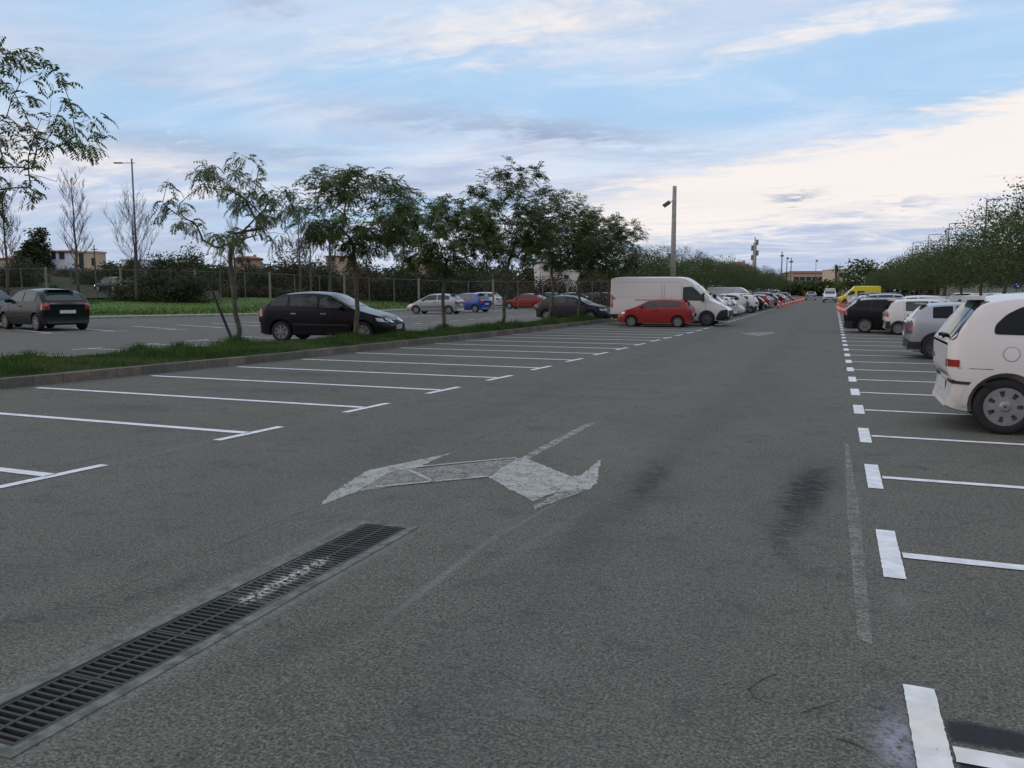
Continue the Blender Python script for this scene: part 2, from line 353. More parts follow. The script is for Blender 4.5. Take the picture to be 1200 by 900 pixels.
def leafmat(name, c1, c2, c3=None, amt3=.0, rough=.5, sc=2.0):
    m, t, b = newmat(name); P = objc(t)
    rnd = t.node('ShaderNodeObjectInfo').outputs['Random']
    a = t.noise(P, sc, 3, .6); f = t.noise(P, 30, 2)
    c = t.mix(t.ramp(t.m('ADD', t.m('MULTIPLY', a, .6), t.m('MULTIPLY', f, .4)), .38, .62), c1, c2)
    if c3 is not None: c = t.mix(t.m('MULTIPLY', t.ramp(t.noise(P, 3.3, 3, .6), .58, .68), amt3), c, c3)
    c = t.mix(t.m('MULTIPLY', rnd, .25), c, tuple(v*.7 for v in c1))
    t.put(b.inputs['Base Color'], c); b.inputs['Roughness'].default_value = rough; b.inputs['Specular IOR Level'].default_value = .25
    tr = t.node('ShaderNodeBsdfTranslucent'); t.l.new(c, tr.inputs[0])
    mx = t.node('ShaderNodeMixShader'); mx.inputs[0].default_value = .22
    t.l.new(b.outputs[0], mx.inputs[1]); t.l.new(tr.outputs[0], mx.inputs[2])
    t.l.new(mx.outputs[0], t.n['Material Output'].inputs['Surface'])
    return m
M_BLADE = leafmat('grass_blades', (.030, .070, .012), (.085, .150, .028), (.16, .16, .05), .6, .6, 1.3)
M_LEAF = leafmat('tree_leaves', (.058, .088, .022), (.110, .150, .040), (.14, .085, .03), .5)
M_LEAFD = leafmat('dense_tree_leaves', (.046, .074, .018), (.090, .125, .032), (.12, .095, .03), .4)
M_BUSH = leafmat('dark_bush_leaves', (.034, .046, .019), (.060, .072, .027), (.08, .055, .025), .3, sc=.8)
M_BUSHB = leafmat('brown_scrub_leaves', (.075, .050, .022), (.055, .052, .022), (.11, .065, .022), .5, sc=.6)
M_BUSHG = leafmat('green_scrub_leaves', (.045, .062, .025), (.065, .078, .030), (.09, .065, .03), .4, sc=.6)
M_BARK = simple('bark', (.085, .068, .048), .9, var=.4, scale=14, bump=.01)
M_BARKG = simple('pale_bark', (.10, .09, .06), .9, var=.4, scale=10, bump=.01)
M_TWIG = simple('bare_twigs', (.10, .082, .068), .9, var=.2)
M_CAST = simple('cast_iron', (.030, .030, .025), .55, .3, var=.3, scale=20, bump=.002)
M_PIT = simple('drain_pit', (.012, .012, .010), .9)

# ------------------------------------------------------------------ ground, lot, banks
# far base ground
gm = MB()
gm.quad([(-3000, -3000, -.12), (3000, -3000, -.12), (3000, 4000, -.12), (-3000, 4000, -.12)])
struct(gm.obj('ground', M_SCRUB))
DX0, DX1, DY0, DY1 = -2.96, -2.63, 1.93, 4.84      # drain opening
am = MB()
xs = [-75, -20, DX0, DX1, 20, 75]; ys = [-40, DY0, DY1, 430]
for i in range(5):
    for j in range(3):
        if i == 2 and j == 1: continue
        am.quad([(xs[i], ys[j], 0), (xs[i+1], ys[j], 0), (xs[i+1], ys[j+1], 0), (xs[i], ys[j+1], 0)])
struct(am.obj('parking_lot', M_ASPH))

KERBPX = [(-10, 374), (100, 374), (200, 372), (300, 370), (400, 367.5), (470, 364.8), (580, 361.2), (640, 359), (720, 356.5)]
KL = [(-70, 10), (-52, 27)]+[g(*p) for p in KERBPX]+[(-24.5, 130), (-23, 200), (-22, 430), (-22, 900)]
KL[4] = ((KL[3][0]+KL[5][0])/2, (KL[3][1]+KL[5][1])/2)
def resample(pl, step):
    out = []
    for a, b in zip(pl[:-1], pl[1:]):
        L = math.dist(a, b); n = max(1, int(L/step))
        for k in range(n): out.append((a[0]+(b[0]-a[0])*k/n, a[1]+(b[1]-a[1])*k/n))
    out.append(pl[-1]); return out
OFFD = Vector((-.82, .57))
BH = [(0, .12), (1.6, .13), (4, .22), (9, .42), (16, .74), (22, .95), (32, 1.15), (45, 1.8), (62, 2.9), (85, 4.4), (110, 5.0), (170, 5.4), (400, 6), (900, 6), (2200, 6)]
def bank_z(o):
    for (a, za), (b, zb) in zip(BH[:-1], BH[1:]):
        if o <= b: return za+(zb-za)*(o-a)/(b-a)
    return 6
def bank_h(x, y):            # height of the bank at a point
    best = None
    for a, b in zip(KL[:-1], KL[1:]):
        # solve a + s(b-a) + o*OFFD = p
        dx, dy = b[0]-a[0], b[1]-a[1]; det = dx*OFFD.y-dy*OFFD.x
        if abs(det) < 1e-9: continue
        px_, py_ = x-a[0], y-a[1]
        s_ = (px_*OFFD.y-py_*OFFD.x)/det; o_ = (dx*py_-dy*px_)/det
        if -1e-3 <= s_ <= 1.001 and o_ >= 0: return bank_z(o_)
    return 0.0
def bank_strip(name, offs, mat, zoff=0.0):
    R = resample(KL, 4.0); v = []; f = []; n = len(offs)
    rr = random.Random(5)
    for p in R:
        for o_ in offs:
            q = Vector(p)+OFFD*o_
            v.append((q.x, q.y, bank_z(o_)+zoff+(rr.uniform(-.04, .04)*min(o_, 12)/4 if o_ > 4 else 0)))
    for i in range(len(R)-1):
        for k in range(n-1): f.append((i*n+k, (i+1)*n+k, (i+1)*n+k+1, i*n+k+1))
    return struct(obj(name, mesh(name, v, f, True), mat))
bank_strip('grass_bank', [1.5, 4, 9, 16, 22], M_GRASSF)
bank_strip('scrub_hillside', [22, 32, 45, 62, 85, 110, 170, 400, 900, 2200], M_SCRUB)
M_PATH = simple('path_concrete', (.26, .25, .22), .9, var=.2, scale=3)
bank_strip('path', [.12, .8, 1.5], M_PATH)
def kerb_along(name, pl, side, w_=.14, h=.17, mat=M_KERB):
    R = resample(pl, 1.5); v = []; f = []
    for i, p in enumerate(R):
        a = Vector(R[max(i-1, 0)]); b = Vector(R[min(i+1, len(R)-1)]); d = (b-a).normalized(); nrm = Vector((-d.y, d.x))*side
        P_ = Vector(p)
        for q, z in ((P_, -.05), (P_+nrm*.008, h-.012), (P_+nrm*.02, h), (P_+nrm*w_, h), (P_+nrm*(w_+.002), -.05)):
            v.append((q.x, q.y, z))
    for i in range(len(R)-1):
        for k in range(4): f.append((i*5+k, i*5+k+1, (i+1)*5+k+1, (i+1)*5+k))
    return struct(obj(name, mesh(name, v, f), mat))
kerb_along('kerb', KL[:-1], 1, .12, .125, M_PATH)
# left island with trees
IFR = [(-13.9, -30), (-13.1, 4), (-12.75, 9), (-12.35, 12), (-11.85, 16), (-11.25, 27), (-10.95, 40), (-10.7, 60), (-10.2, 120), (-10.0, 330)]
IBK = [(-17.6, -30), (-16.6, 4), (-16.1, 9), (-15.8, 12), (-15.2, 16), (-13.7, 23), (-13.2, 27), (-12.95, 40), (-12.9, 60), (-12.4, 120), (-12.2, 330)]
kerb_along('kerb', IFR, 1); kerb_along('kerb', IBK, -1)
def xat(pl, y):
    for a, b in zip(pl[:-1], pl[1:]):
        if a[1] <= y <= b[1]: return a[0]+(b[0]-a[0])*(y-a[1])/(b[1]-a[1])
    return pl[-1][0]
def strip_between(name, A, B, y0, y1, n, mat, zed=.14, zc_=.24, ins=.13):
    v = []; f = []
    for i in range(n+1):
        y = y0+(y1-y0)*i/n; a = xat(A, y)+ins*(-1 if xat(A, y) > xat(B, y) else 1); b = xat(B, y)-ins*(-1 if xat(A, y) > xat(B, y) else 1)
        for k in range(5):
            s_ = k/4; v.append((a+(b-a)*s_, y, zed+(zc_-zed)*math.sin(PI*s_)))
    for i in range(n):
        for k in range(4): f.append((i*5+k, i*5+k+1, (i+1)*5+k+1, (i+1)*5+k))
    return struct(obj(name, mesh(name, v, f, True), mat))
strip_between('traffic_island', IFR, IBK, -30, 330, 160, M_SOIL)
RIF = [(5.9, -20), (5.9, 330)]; RIB = [(8.3, -20), (8.3, 330)]
kerb_along('kerb', RIF, -1); kerb_along('kerb', RIB, 1)
strip_between('traffic_island', RIF, RIB, -20, 330, 80, M_SOIL)
# right far side verge
rv = MB(); rv.quad([(22, -40, .1), (75, -40, .9), (75, 430, .9), (22, 430, .1)]); struct(rv.obj('grass_verge', M_GRASSF))
kerb_along('kerb', [(22, -40), (22, 400)], -1, .14, .12, M_PATH)
# lot end: verge across the end of the street
ev = MB(); ev.quad([(-22, 262, .02), (22, 262, .02), (22, 430, .3), (-22, 430, .3)]); struct(ev.obj('grass_verge', M_SCRUB))

# grass blades on islands (stuff)
rng = np.random.default_rng(3)
def blades(name, pts, hs, ws, mat, lean=.5):
    n = len(pts); pts = np.asarray(pts, float)
    ang = rng.uniform(0, 2*PI, n); dx = np.cos(ang)*ws; dy = np.sin(ang)*ws
    la = rng.uniform(0, 2*PI, n); ll = rng.uniform(.1, lean, n)*hs
    a = pts+np.stack([dx, dy, np.zeros(n)], 1); b = pts-np.stack([dx, dy, np.zeros(n)], 1)
    tip = pts+np.stack([np.cos(la)*ll, np.sin(la)*ll, hs], 1)
    mid = pts+np.stack([np.cos(la)*ll*.35, np.sin(la)*ll*.35, hs*.6], 1)
    m1 = mid+np.stack([dx, dy, np.zeros(n)], 1)*.8; m2 = mid-np.stack([dx, dy, np.zeros(n)], 1)*.8
    V = np.stack([a, b, m2, m1, tip], 1).reshape(-1, 3)
    k = np.arange(n)*5
    me = bpy.data.meshes.new(name)
    q = np.stack([k, k+1, k+2, k+3], 1); tr_ = np.stack([k+3, k+2, k+4], 1)
    loops = np.concatenate([q.reshape(-1), tr_.reshape(-1)])
    me.vertices.add(len(V)); me.vertices.foreach_set('co', V.astype(np.float32).reshape(-1))
    me.loops.add(len(loops)); me.loops.foreach_set('vertex_index', loops.astype(np.int32))
    me.polygons.add(2*n)
    me.polygons.foreach_set('loop_start', np.concatenate([np.arange(n)*4, 4*n+np.arange(n)*3]).astype(np.int32))
    me.update(calc_edges=True); me.validate()
    return struct(obj(name, me, mat), 'stuff')
def island_pts(A, B, y0, y1, n, p=1.0):
    out = []; hs = []
    for _ in range(n):
        y = y0+(y1-y0)*random.random()**p; s_ = random.random(); a = xat(A, y); b = xat(B, y)
        d_ = .5+.5*math.sin(y*1.7+3*math.sin(y*.6))*math.cos(s_*5+y*.8)
        x = a+(b-a)*(.035+.93*s_)
        out.append((x, y, .12+.10*math.sin(PI*s_)))
        edge = min(1, 4*min(s_, 1-s_)+.35)
        hs.append((.025+.24*d_**3*random.random()+.06*random.random())*edge*(1.7 if random.random() < .015 else 1))
    return out, np.array(hs)
random.seed(1)
pp, hh = island_pts(IFR, IBK, 7, 48, 90000, 1.5)
blades('grass', pp, hh, .006, M_BLADE)
pp, hh = island_pts(IFR, IBK, 48, 160, 9000); blades('grass', pp, hh*1.1, .03, M_BLADE)
# sparse tufts on the field beyond the far kerb
pp = []; hh = []
for _ in range(26000):
    k = random.randint(2, len(KL)-6); a, b = Vector(KL[k]), Vector(KL[k+1]); o_ = 1.6+19*random.random()
    q = a.lerp(b, random.random())+OFFD*o_; pp.append((q.x, q.y, bank_z(o_)-.02)); hh.append(.06+.12*random.random())
blades('grass', pp, np.array(hh), .03, M_BLADE)

# ------------------------------------------------------------------ road markings
RJ = random.Random(77)
def ragged(p, amp, step):
    out = []; n = len(p)
    for i in range(n):
        a, b = Vector(p[i]), Vector(p[(i+1) % n]); L = (b-a).length; k = max(1, min(60, int(L/step)))
        for q in range(k):
            v = a.lerp(b, q/k); out.append((v.x+RJ.uniform(-amp, amp), v.y+RJ.uniform(-amp, amp)))
    return out
def paintobj(name, polys, mat, z=.004, amp=0, step=.05):
    m_ = MB()
    if amp: polys = [ragged(p, amp, step) if min(math.hypot(*a) for a in p) < 16 else p for p in polys]
    for p in polys: m_.quad([(a[0], a[1], z) for a in p])
    return struct(m_.obj(name, mat))
def rect(x0, x1, y0, y1): return [(x0, y0), (x1, y0), (x1, y1), (x0, y1)]
fresh = []; halo = []
RD = [3.12, 5.45, 7.72, 9.92, 12.08, 14.16, 16.21, 18.26]+[18.26+2.06*k for k in range(1, 40)]
for i, y in enumerate(RD):
    xc = .385-.0008*y
    fresh.append(rect(xc-.058, xc+.058, y-(.5 if i else .7), y+(.5 if i else .46)) if i < 4 else rect(xc-.07, xc+.06, y-.45, y+.45))
    halo.append(rect(xc-.09, xc+.085, y-.6, y+.58))
    wd = .052 if i < 2 else .048
    fresh.append(rect(xc+.07, 5.6, y-wd-.04, y+wd-.04))
LDP = [(-6.3, 5.15-2.3*1), (-6.27, 5.15), (-6.09, 7.54), (-5.94, 9.81), (-5.84, 12.01), (-5.71, 14.12), (-5.64, 16.27), (-5.58, 18.44), (-5.52, 20.55), (-5.46, 22.57), (-5.4, 24.6), (-5.34, 26.7), (-5.27, 28.4), (-5.2, 30.3), (-5.12, 32.2), (-5.08, 34.2)]
while LDP[-1][1] < 105: LDP.append((LDP[-1][0]+.002, LDP[-1][1]+2.1))
for x, y in LDP:
    fresh.append([(x-.095, y-.5), (x+.01, y-.5), (x+.095, y+.5), (x-.01, y+.5)])
    xk = xat(IFR, y)+(.35 if y < 16 else .2)
    fresh.append([(xk, y+.02), (x-.03, y-.06), (x-.03, y+.06), (xk, y+.14)])
# the second lot behind the island
for k in range(30):
    y = 10.8+2.13*k; x = -19.4+.02*k
    if y < 60:
        fresh.append([(x-.05, y-.5), (x+.03, y-.5), (x+.05, y+.5), (x-.03, y+.5)])
        fresh.append(rect(x+.05, xat(IBK, y)-.9, y-.04, y+.04))
RB = [(-27.6, 23.0), (-26.7, 25.1), (-25.6, 27.3), (-24.9, 29.3), (-24.6, 31.4)]+[(-24.5+.03*k, 31.4+2.15*k) for k in range(1, 24)]
for x, y in RB:
    fresh.append([(x-.25, y-.45), (x-.15, y-.47), (x+.2, y+.45), (x+.1, y+.47)])
    dx, dy = (-.92, .38) if y < 42 else (-1, .1)
    fresh.append([(x, y-.05), (x, y+.05), (x+dx*4.6, y+.05+dy*4.6), (x+dx*4.6, y-.05+dy*4.6)])
paintobj('road_marking', halo, M_HALO, .003)
paintobj('road_marking', fresh, M_WHITE, .006, .002, .022)
paintobj('road_marking', [[(.165, 4.0), (.225, 3.95), (.235, 6.5), (.20, 9.3), (.165, 9.3), (.15, 6.5)]], M_OLD, .004)
def gp(L): return [g(*p) for p in L]
AR = dict(
 head=[(373, 594), (388, 579), (430, 552), (460, 545.5), (528, 531.5), (497, 545), (487, 549.5), (462, 552), (436, 566), (418, 577)],
 bar=[(487, 549.5), (605, 538), (573, 559), (512, 564.5)],
 low=[(436, 566), (462, 552), (487, 549.5), (512, 564.5), (470, 569), (418, 577)],
 mid=[(605, 537.5), (618, 538), (668, 558.5), (652, 577), (625, 588), (598, 574), (571, 558.5)],
 right=[(668, 558.5), (680, 558), (704, 539), (700, 566), (690, 574), (652, 577)],
 tail=[(652, 577), (690, 574), (640, 593), (626, 598), (625, 594), (640, 586)],
 stem=[(609, 538), (640, 521), (687, 497), (698, 496.5), (645, 525), (620, 538)])
def ccw(p):
    a = sum(p[i][0]*p[(i+1) % len(p)][1]-p[(i+1) % len(p)][0]*p[i][1] for i in range(len(p)))
    return p if a > 0 else p[::-1]
paintobj('road_arrow', [ccw(gp(AR[k])) for k in ('head', 'mid', 'right')], M_WORN, .004, .012, .04)
paintobj('road_arrow', [ccw(gp(AR[k])) for k in ('stem', 'tail')], M_WORN2, .005, .012, .04)
paintobj('road_arrow', [ccw(gp(AR[k])) for k in ('bar', 'low')], M_WORNDK, .004, .010, .04)
edge_ln = []
for (a, b) in (((512, 564.5), (573, 559)), ((487, 548), (605, 537)), ((440, 571.5), (512, 564.5)), ((478, 551), (510, 566))):
    A_, B_ = g(*a), g(*b); d = (Vector(B_)-Vector(A_)).normalized(); nr = Vector((-d.y, d.x))*.022
    edge_ln.append(ccw([(A_[0]-nr.x, A_[1]-nr.y), (B_[0]-nr.x, B_[1]-nr.y), (B_[0]+nr.x, B_[1]+nr.y), (A_[0]+nr.x, A_[1]+nr.y)]))
paintobj('road_arrow', edge_ln, M_WORN, .008)
# a second faint arrow far down the lane
paintobj('road_arrow', [ccw(gp([(868, 391), (880, 390), (907, 389), (905, 391.5), (889, 394)]))], M_WORN2, .004)

# twigs and small debris on the asphalt
def twig(pxs, r):
    m_ = MB(); P_ = [(*g(*p), r+.001) for p in pxs]; m_.tube(P_, [r*.6]+[r]*(len(P_)-2)+[r*.4], 5); return m_.obj('twig', M_BARK)
tag(twig([(912, 789), (893, 797), (877, 808), (884, 818), (903, 826)], .0022), 'thin curved dark twig lying on the asphalt', 'twig')
tag(twig([(938, 836), (960, 829), (983, 822)], .002), 'short straight dark twig on the asphalt left of the nearest stall line', 'twig')
tag(twig([(980, 866), (1003, 873), (1025, 885)], .003), 'dark twig beside the nearest white dash at bottom right', 'twig')

# ------------------------------------------------------------------ drain
dr = empty('drain_channel', ((DX0+DX1)/2, (DY0+DY1)/2, 0))
tag(dr, 'long rusty slotted iron drain grating set in a concrete surround in the lane', 'drain')
cx, cy = (DX0+DX1)/2, (DY0+DY1)/2
def local(m_): m_.v = [(a[0]-cx, a[1]-cy, a[2]) for a in m_.v]; return m_
s_ = MB(); e = .055
for (a, b, c_, d) in ((DX0-e, DX0+.003, DY0-.05, DY1+e), (DX1-.003, DX1+e, DY0-.05, DY1+e), (DX0+.003, DX1-.003, DY1-.003, DY1+e), (DX0+.003, DX1-.003, DY0-.05, DY0+.003)):
    s_.box(a, b, c_, d, -.3, .005)
M_SURR = simple('surround_concrete', (.13, .138, .115), .9, var=.45, scale=12, bump=.003)
local(s_).obj('concrete_surround', M_SURR, dr)
s_ = MB(); s_.quad([(DX0, DY0, -.28), (DX1, DY0, -.28), (DX1, DY1, -.28), (DX0, DY1, -.28)]); local(s_).obj('pit_floor', M_PIT, dr)
s_ = MB()
for (a, b, c_, d) in ((DX0+.003, DX0+.012, DY0+.003, DY1-.003), (DX1-.012, DX1-.003, DY0+.003, DY1-.003)): s_.box(a, b, c_, d, -.06, .004)
for (c_, d) in ((DY0+.004, DY0+.013), (DY1-.013, DY1-.004)): s_.box(DX0+.012, DX1-.012, c_, d, -.06, .004)
local(s_).obj('frame', M_CAST, dr)
def paintedcast():
    m, t, b = newmat('painted_cast_iron'); P = pos(t)
    n = t.noise(P, 28, 4, .7); s2 = t.node('ShaderNodeSeparateXYZ'); t.l.new(P, s2.inputs[0])
    f = t.m('MULTIPLY', t.ramp(t.m('ABSOLUTE', t.m('SUBTRACT', s2.outputs[0], -2.79)), .02, .07, 1, .15), t.ramp(n, .42, .55))
    f = t.m('MULTIPLY', f, t.ramp(t.m('ABSOLUTE', t.m('SUBTRACT', s2.outputs[1], 3.72)), .3, .45, 1, 0))
    t.put(b.inputs['Base Color'], t.mix(f, (.030, .030, .025), (.46, .46, .42))); b.inputs['Roughness'].default_value = .6
    return m
M_PCAST = paintedcast()
NP = 6; pl_ = (DY1-DY0-.03)/NP
for k in range(NP):
    y0 = DY0+.015+pl_*k+.003; y1 = y0+pl_-.006; m_ = MB(); x0, x1 = DX0+.015, DX1-.015; xm = (x0+x1)/2
    for (a, b) in ((x0, x0+.014), (xm-.008, xm+.008), (x1-.014, x1)): m_.box(a, b, y0, y1, -.035, .002)
    for (a, b) in ((y0, y0+.013), (y1-.013, y1)):
        m_.box(x0+.014, xm-.008, a, b, -.035, .002); m_.box(xm+.008, x1-.014, a, b, -.035, .002)
    nb = 12
    for q in range(1, nb):
        yy = y0+(y1-y0)*q/nb
        m_.box(x0+.014, xm-.008, yy-.0065, yy+.0065, -.03, .001); m_.box(xm+.008, x1-.014, yy-.0065, yy+.0065, -.03, .001)
    local(m_).obj('grating', M_PCAST, dr)

# ------------------------------------------------------------------ vegetation generators
def skeleton(seed, H, hf, R, tips, rx=1.0, lean=(0, 0), r0=.06, up=.5, flat=.45, shell=.4, trunkbend=.08, skew=(0, 0), jit=.035, asc=0.0, cone=0.0):
    """nodes grown towards random tips inside the crown envelope; returns nodes, parents, tip ids"""
    rr = random.Random(seed)
    N = [Vector((0, 0, -.15))]; Pn = [-1]
    nt = 6
    for k in range(1, nt+1):
        s_ = k/nt
        N.append(Vector((lean[0]*s_+rr.uniform(-1, 1)*trunkbend*(s_ < .99), lean[1]*s_+rr.uniform(-1, 1)*trunkbend, hf*s_))); Pn.append(k-1)
    base = len(N)-1; top = N[-1]; T = []
    zc_ = hf+(H-hf)*flat
    for _ in range(tips):
        for __ in range(50):
            u = Vector((rr.uniform(-1, 1), rr.uniform(-1, 1), rr.uniform(-1, 1)))
            if shell < u.length < 1: break
        if u.z > 0: z = zc_+(H-zc_)*u.z
        else: z = zc_+(zc_-hf+.35)*u.z
        kk = 1-cone*max(0, (z-hf)/(H-hf))
        T.append(Vector((top.x+skew[0]+u.x*R*rx*kk, top.y+skew[1]+u.y*R*kk, z)))
    T.sort(key=lambda q: (q-top).length)
    tipid = []
    for q in T:
        best = None; bd = 1e9
        for i in range(base, len(N)):
            d = (N[i]-q).length+.35*(N[i]-top).length
            if asc: d += asc*max(0, math.hypot(N[i].x-q.x, N[i].y-q.y)*1.6-(q.z-N[i].z))
            if N[i].z > q.z+.25: d += .8*(N[i].z-q.z)
            if d < bd: bd = d; best = i
        a = N[best]; L = (q-a).length; seg = max(2, int(L/.35)); par = best
        for k in range(1, seg+1):
            s_ = k/seg; p_ = a.lerp(q, s_); p_.z += up*L*.35*math.sin(PI*s_)*(1-s_*.3)
            p_ += Vector((rr.uniform(-1, 1), rr.uniform(-1, 1), rr.uniform(-1, 1)))*jit*L*(s_ < 1)
            N.append(p_); Pn.append(par); par = len(N)-1
        tipid.append(par)
    cnt = [0]*len(N)
    for i in tipid:
        j = i
        while j >= 0: cnt[j] += 1; j = Pn[j]
    tot = max(cnt)
    rad = [max(.0045, r0*(c_/tot)**.47) for c_ in cnt]
    for k in range(nt+1): rad[k] = r0*(1.25-.3*k/nt)*(1.15 if k == 0 else 1)
    return N, Pn, tipid, rad, base
def wood(N, Pn, rad, base, minr=0.0):
    tr_, br = MB(), MB()
    tr_.tube(N[:base+1], rad[:base+1], 9)
    kids = {}
    for i, p in enumerate(Pn): kids.setdefault(p, []).append(i)
    def chain(i0, start):
        pts = [N[i0], N[start]]; rs = [min(rad[i0], rad[start]*1.25), rad[start]]; cur = start
        while True:
            ks = [k for k in kids.get(cur, [])]
            if not ks: break
            ks.sort(key=lambda k: -rad[k])
            for k in ks[1:]: todo.append((cur, k))
            pts.append(N[ks[0]]); rs.append(rad[ks[0]]); cur = ks[0]
        rs[-1] *= .5
        if max(rs) >= minr: br.tube(pts, rs, 5 if rs[0] > .012 else 3, False)
    todo = [(base, k) for k in kids.get(base, []) if k > base]
    while todo:
        a, b = todo.pop(); chain(a, b)
    return tr_, br
def fronds(seed, N, tipid, Pn, per=4, flen=.38, leaf=.075, lw=.028, pairs=7, droop=.9, spread=.15, drop=0.0):
    rr = random.Random(seed+77); V = []; Fc = []
    for i in tipid:
        if rr.random() < drop: continue
        tip = N[i]; pr = N[Pn[i]]; dd = (tip-pr)
        dd = dd.normalized() if dd.length > 1e-5 else Vector((0, 0, 1))
        for k in range(per):
            o = tip.lerp(pr, rr.random()*1.0)+Vector((rr.gauss(0, spread), rr.gauss(0, spread), rr.gauss(0, spread)))*.5
            a = rr.uniform(0, 2*PI); d = (Vector((math.cos(a), math.sin(a), rr.uniform(-.1, .7)))*.8+dd*.7).normalized()
            L = flen*rr.uniform(.6, 1.15); n = pairs; p_ = o.copy(); stp = L/n
            side = d.cross(Vector((0, 0, 1)))
            if side.length < .1: side = Vector((1, 0, 0))
            side.normalize()
            for q in range(n):
                d = (d+Vector((0, 0, -droop*.28))).normalized(); p_ = p_+d*stp
                for sg in (-1, 1):
                    ll = leaf*(.75+.5*math.sin(PI*(q+.5)/n))*rr.uniform(.8, 1.2)
                    ld = (side*sg+d*.55+Vector((0, 0, -.45*droop+rr.uniform(-.25, .25)))).normalized()
                    wv = d*lw*.5
                    b0 = len(V)
                    V += [tuple(p_), tuple(p_+ld*ll*.5+wv), tuple(p_+ld*ll), tuple(p_+ld*ll*.5-wv)]
                    Fc.append((b0, b0+1, b0+2, b0+3))
    return mesh('crown', V, Fc)
def clumps(seed, pts, per, spread, leaf, flat=.8, squash=1.0):
    """random leaf quads around given points"""
    r_ = np.random.default_rng(seed); pts = np.asarray(pts, float); n = len(pts)*per
    P_ = np.repeat(pts, per, 0)+np.clip(r_.normal(0, 1, (n, 3)), -1.9, 1.9)*spread*np.array([1, 1, squash])
    d = r_.normal(0, 1, (n, 3)); d /= np.linalg.norm(d, axis=1)[:, None]; d[:, 2] = d[:, 2]*.6-.25
    e_ = np.cross(d, r_.normal(0, 1, (n, 3))); e_ /= np.linalg.norm(e_, axis=1)[:, None]
    L = (leaf*r_.uniform(.5, 1.3, n))[:, None]
    V = np.stack([P_-d*L, P_+e_*L*.38, P_+d*L, P_-e_*L*.38], 1).reshape(-1, 3)
    k = np.arange(n)*4
    me = bpy.data.meshes.new('crown'); me.vertices.add(4*n); me.vertices.foreach_set('co', V.astype(np.float32).reshape(-1))
    me.loops.add(4*n); me.loops.foreach_set('vertex_index', np.arange(4*n, dtype=np.int32)); me.polygons.add(n); me.polygons.foreach_set('loop_start', (k).astype(np.int32))
    me.update(calc_edges=True); return me
def tree(name, x, y, z, label, seed, H, hf, R, tips, per, mat=M_LEAF, bark=M_BARKG, group=None, fr={}, lod=0, **sk):
    root = empty(name, (x, y, z)); tag(root, label, 'tree', group)
    N, Pn, tid, rad, base = skeleton(seed, H, hf, R, tips, **sk)
    tr_, br = wood(N, Pn, rad, base, 0 if not lod else .008)
    tr_.obj('trunk', bark, root, True); br.obj('branches', M_BARK, root, True)
    if per:
        if lod:
            me = clumps(seed, [tuple(N[i]) for i in tid], per, fr.get('spread', .28), fr.get('leaf', .09), squash=.7)
            obj('crown', me, mat, root)
        else: obj('crown', fronds(seed, N, tid, Pn, per, **fr), mat, root)
    return root
# island trees (left row)
tree('street_tree', -15.6, 11.6, .1, 'tree at the left edge whose leafy branches reach into the picture', 11, 6.6, 3.3, 2.35, 130, 6, r0=.042, up=.13, shell=.45,
     fr=dict(flen=.36, leaf=.11, lw=.05, pairs=6, droop=1.1, drop=.22), group='street trees on the grass island')
tree('street_tree', -15.05, 18.2, .1, 'sparse thin street tree with drooping leaves and a leaning dark stake at its foot', 23, 5.35, 2.75, 1.95, 85, 7, lean=(-.1, .05), r0=.058, up=.15, flat=.4,
     fr=dict(flen=.38, leaf=.115, lw=.044, pairs=6, droop=1.3, drop=.22), group='street trees on the grass island')
tree('street_tree', -13.05, 21.0, .1, 'street tree in front of the black hatchback, crown wide and open', 34, 5.1, 2.85, 2.15, 200, 10, lean=(.0, .05), r0=.058, up=.13, flat=.35, skew=(0, 0), trunkbend=.06,
     fr=dict(flen=.36, leaf=.10, lw=.042, pairs=7, droop=.8, drop=.05), group='street trees on the grass island')
tree('street_tree', -13.25, 27.4, .1, 'street tree with a dense low dark crown, just left of the tallest tree', 45, 4.9, 2.5, 2.3, 220, 11, lean=(.05, .05), r0=.058, up=.13, flat=.45,
     fr=dict(flen=.36, leaf=.105, lw=.045, pairs=7, droop=.8), group='street trees on the grass island')
tree('street_tree', -12.4, 30.8, .1, 'tallest street tree of the row with a leaning trunk and airy top', 56, 6.7, 2.9, 2.1, 210, 10, lean=(.35, .1), r0=.06, up=.15, flat=.35,
     fr=dict(flen=.36, leaf=.105, lw=.045, pairs=7, droop=.6), group='street trees on the grass island')
tree('street_tree', -12.6, 37.6, .1, 'street tree standing at the rear of the dark compact car', 67, 6.25, 2.9, 2.3, 210, 10, lean=(.1, .1), r0=.06, up=.13, flat=.35,
     fr=dict(flen=.36, leaf=.115, lw=.05, pairs=6, droop=.6), group='street trees on the grass island')
tree('street_tree', -12.35, 41.3, .1, 'street tree standing in front of the dark compact car\'s front door', 78, 5.9, 2.9, 2.3, 210, 10, lean=(.1, .1), r0=.06, up=.13, flat=.35,
     fr=dict(flen=.36, leaf=.115, lw=.05, pairs=6, droop=.6), group='street trees on the grass island')
tree('street_tree', -11.7, 44.8, .1, 'street tree right behind the rear of the white van', 89, 5.6, 2.7, 2.3, 210, 10, lean=(.1, .1), r0=.06, up=.13, flat=.4,
     fr=dict(flen=.36, leaf=.115, lw=.05, pairs=6, droop=.6), group='street trees on the grass island')
# leaning stake
m_ = MB(); b0 = Vector((-15.0, 18.1, .05)); a3 = dep(241, 322, 22.9); m_.tube([b0, Vector(a3)], [.04, .036], 7)
tag(m_.obj('stake', simple('stake_wood', (.03, .028, .026), .9)), 'dark wooden stake leaning away from the sparse street tree', 'stake')
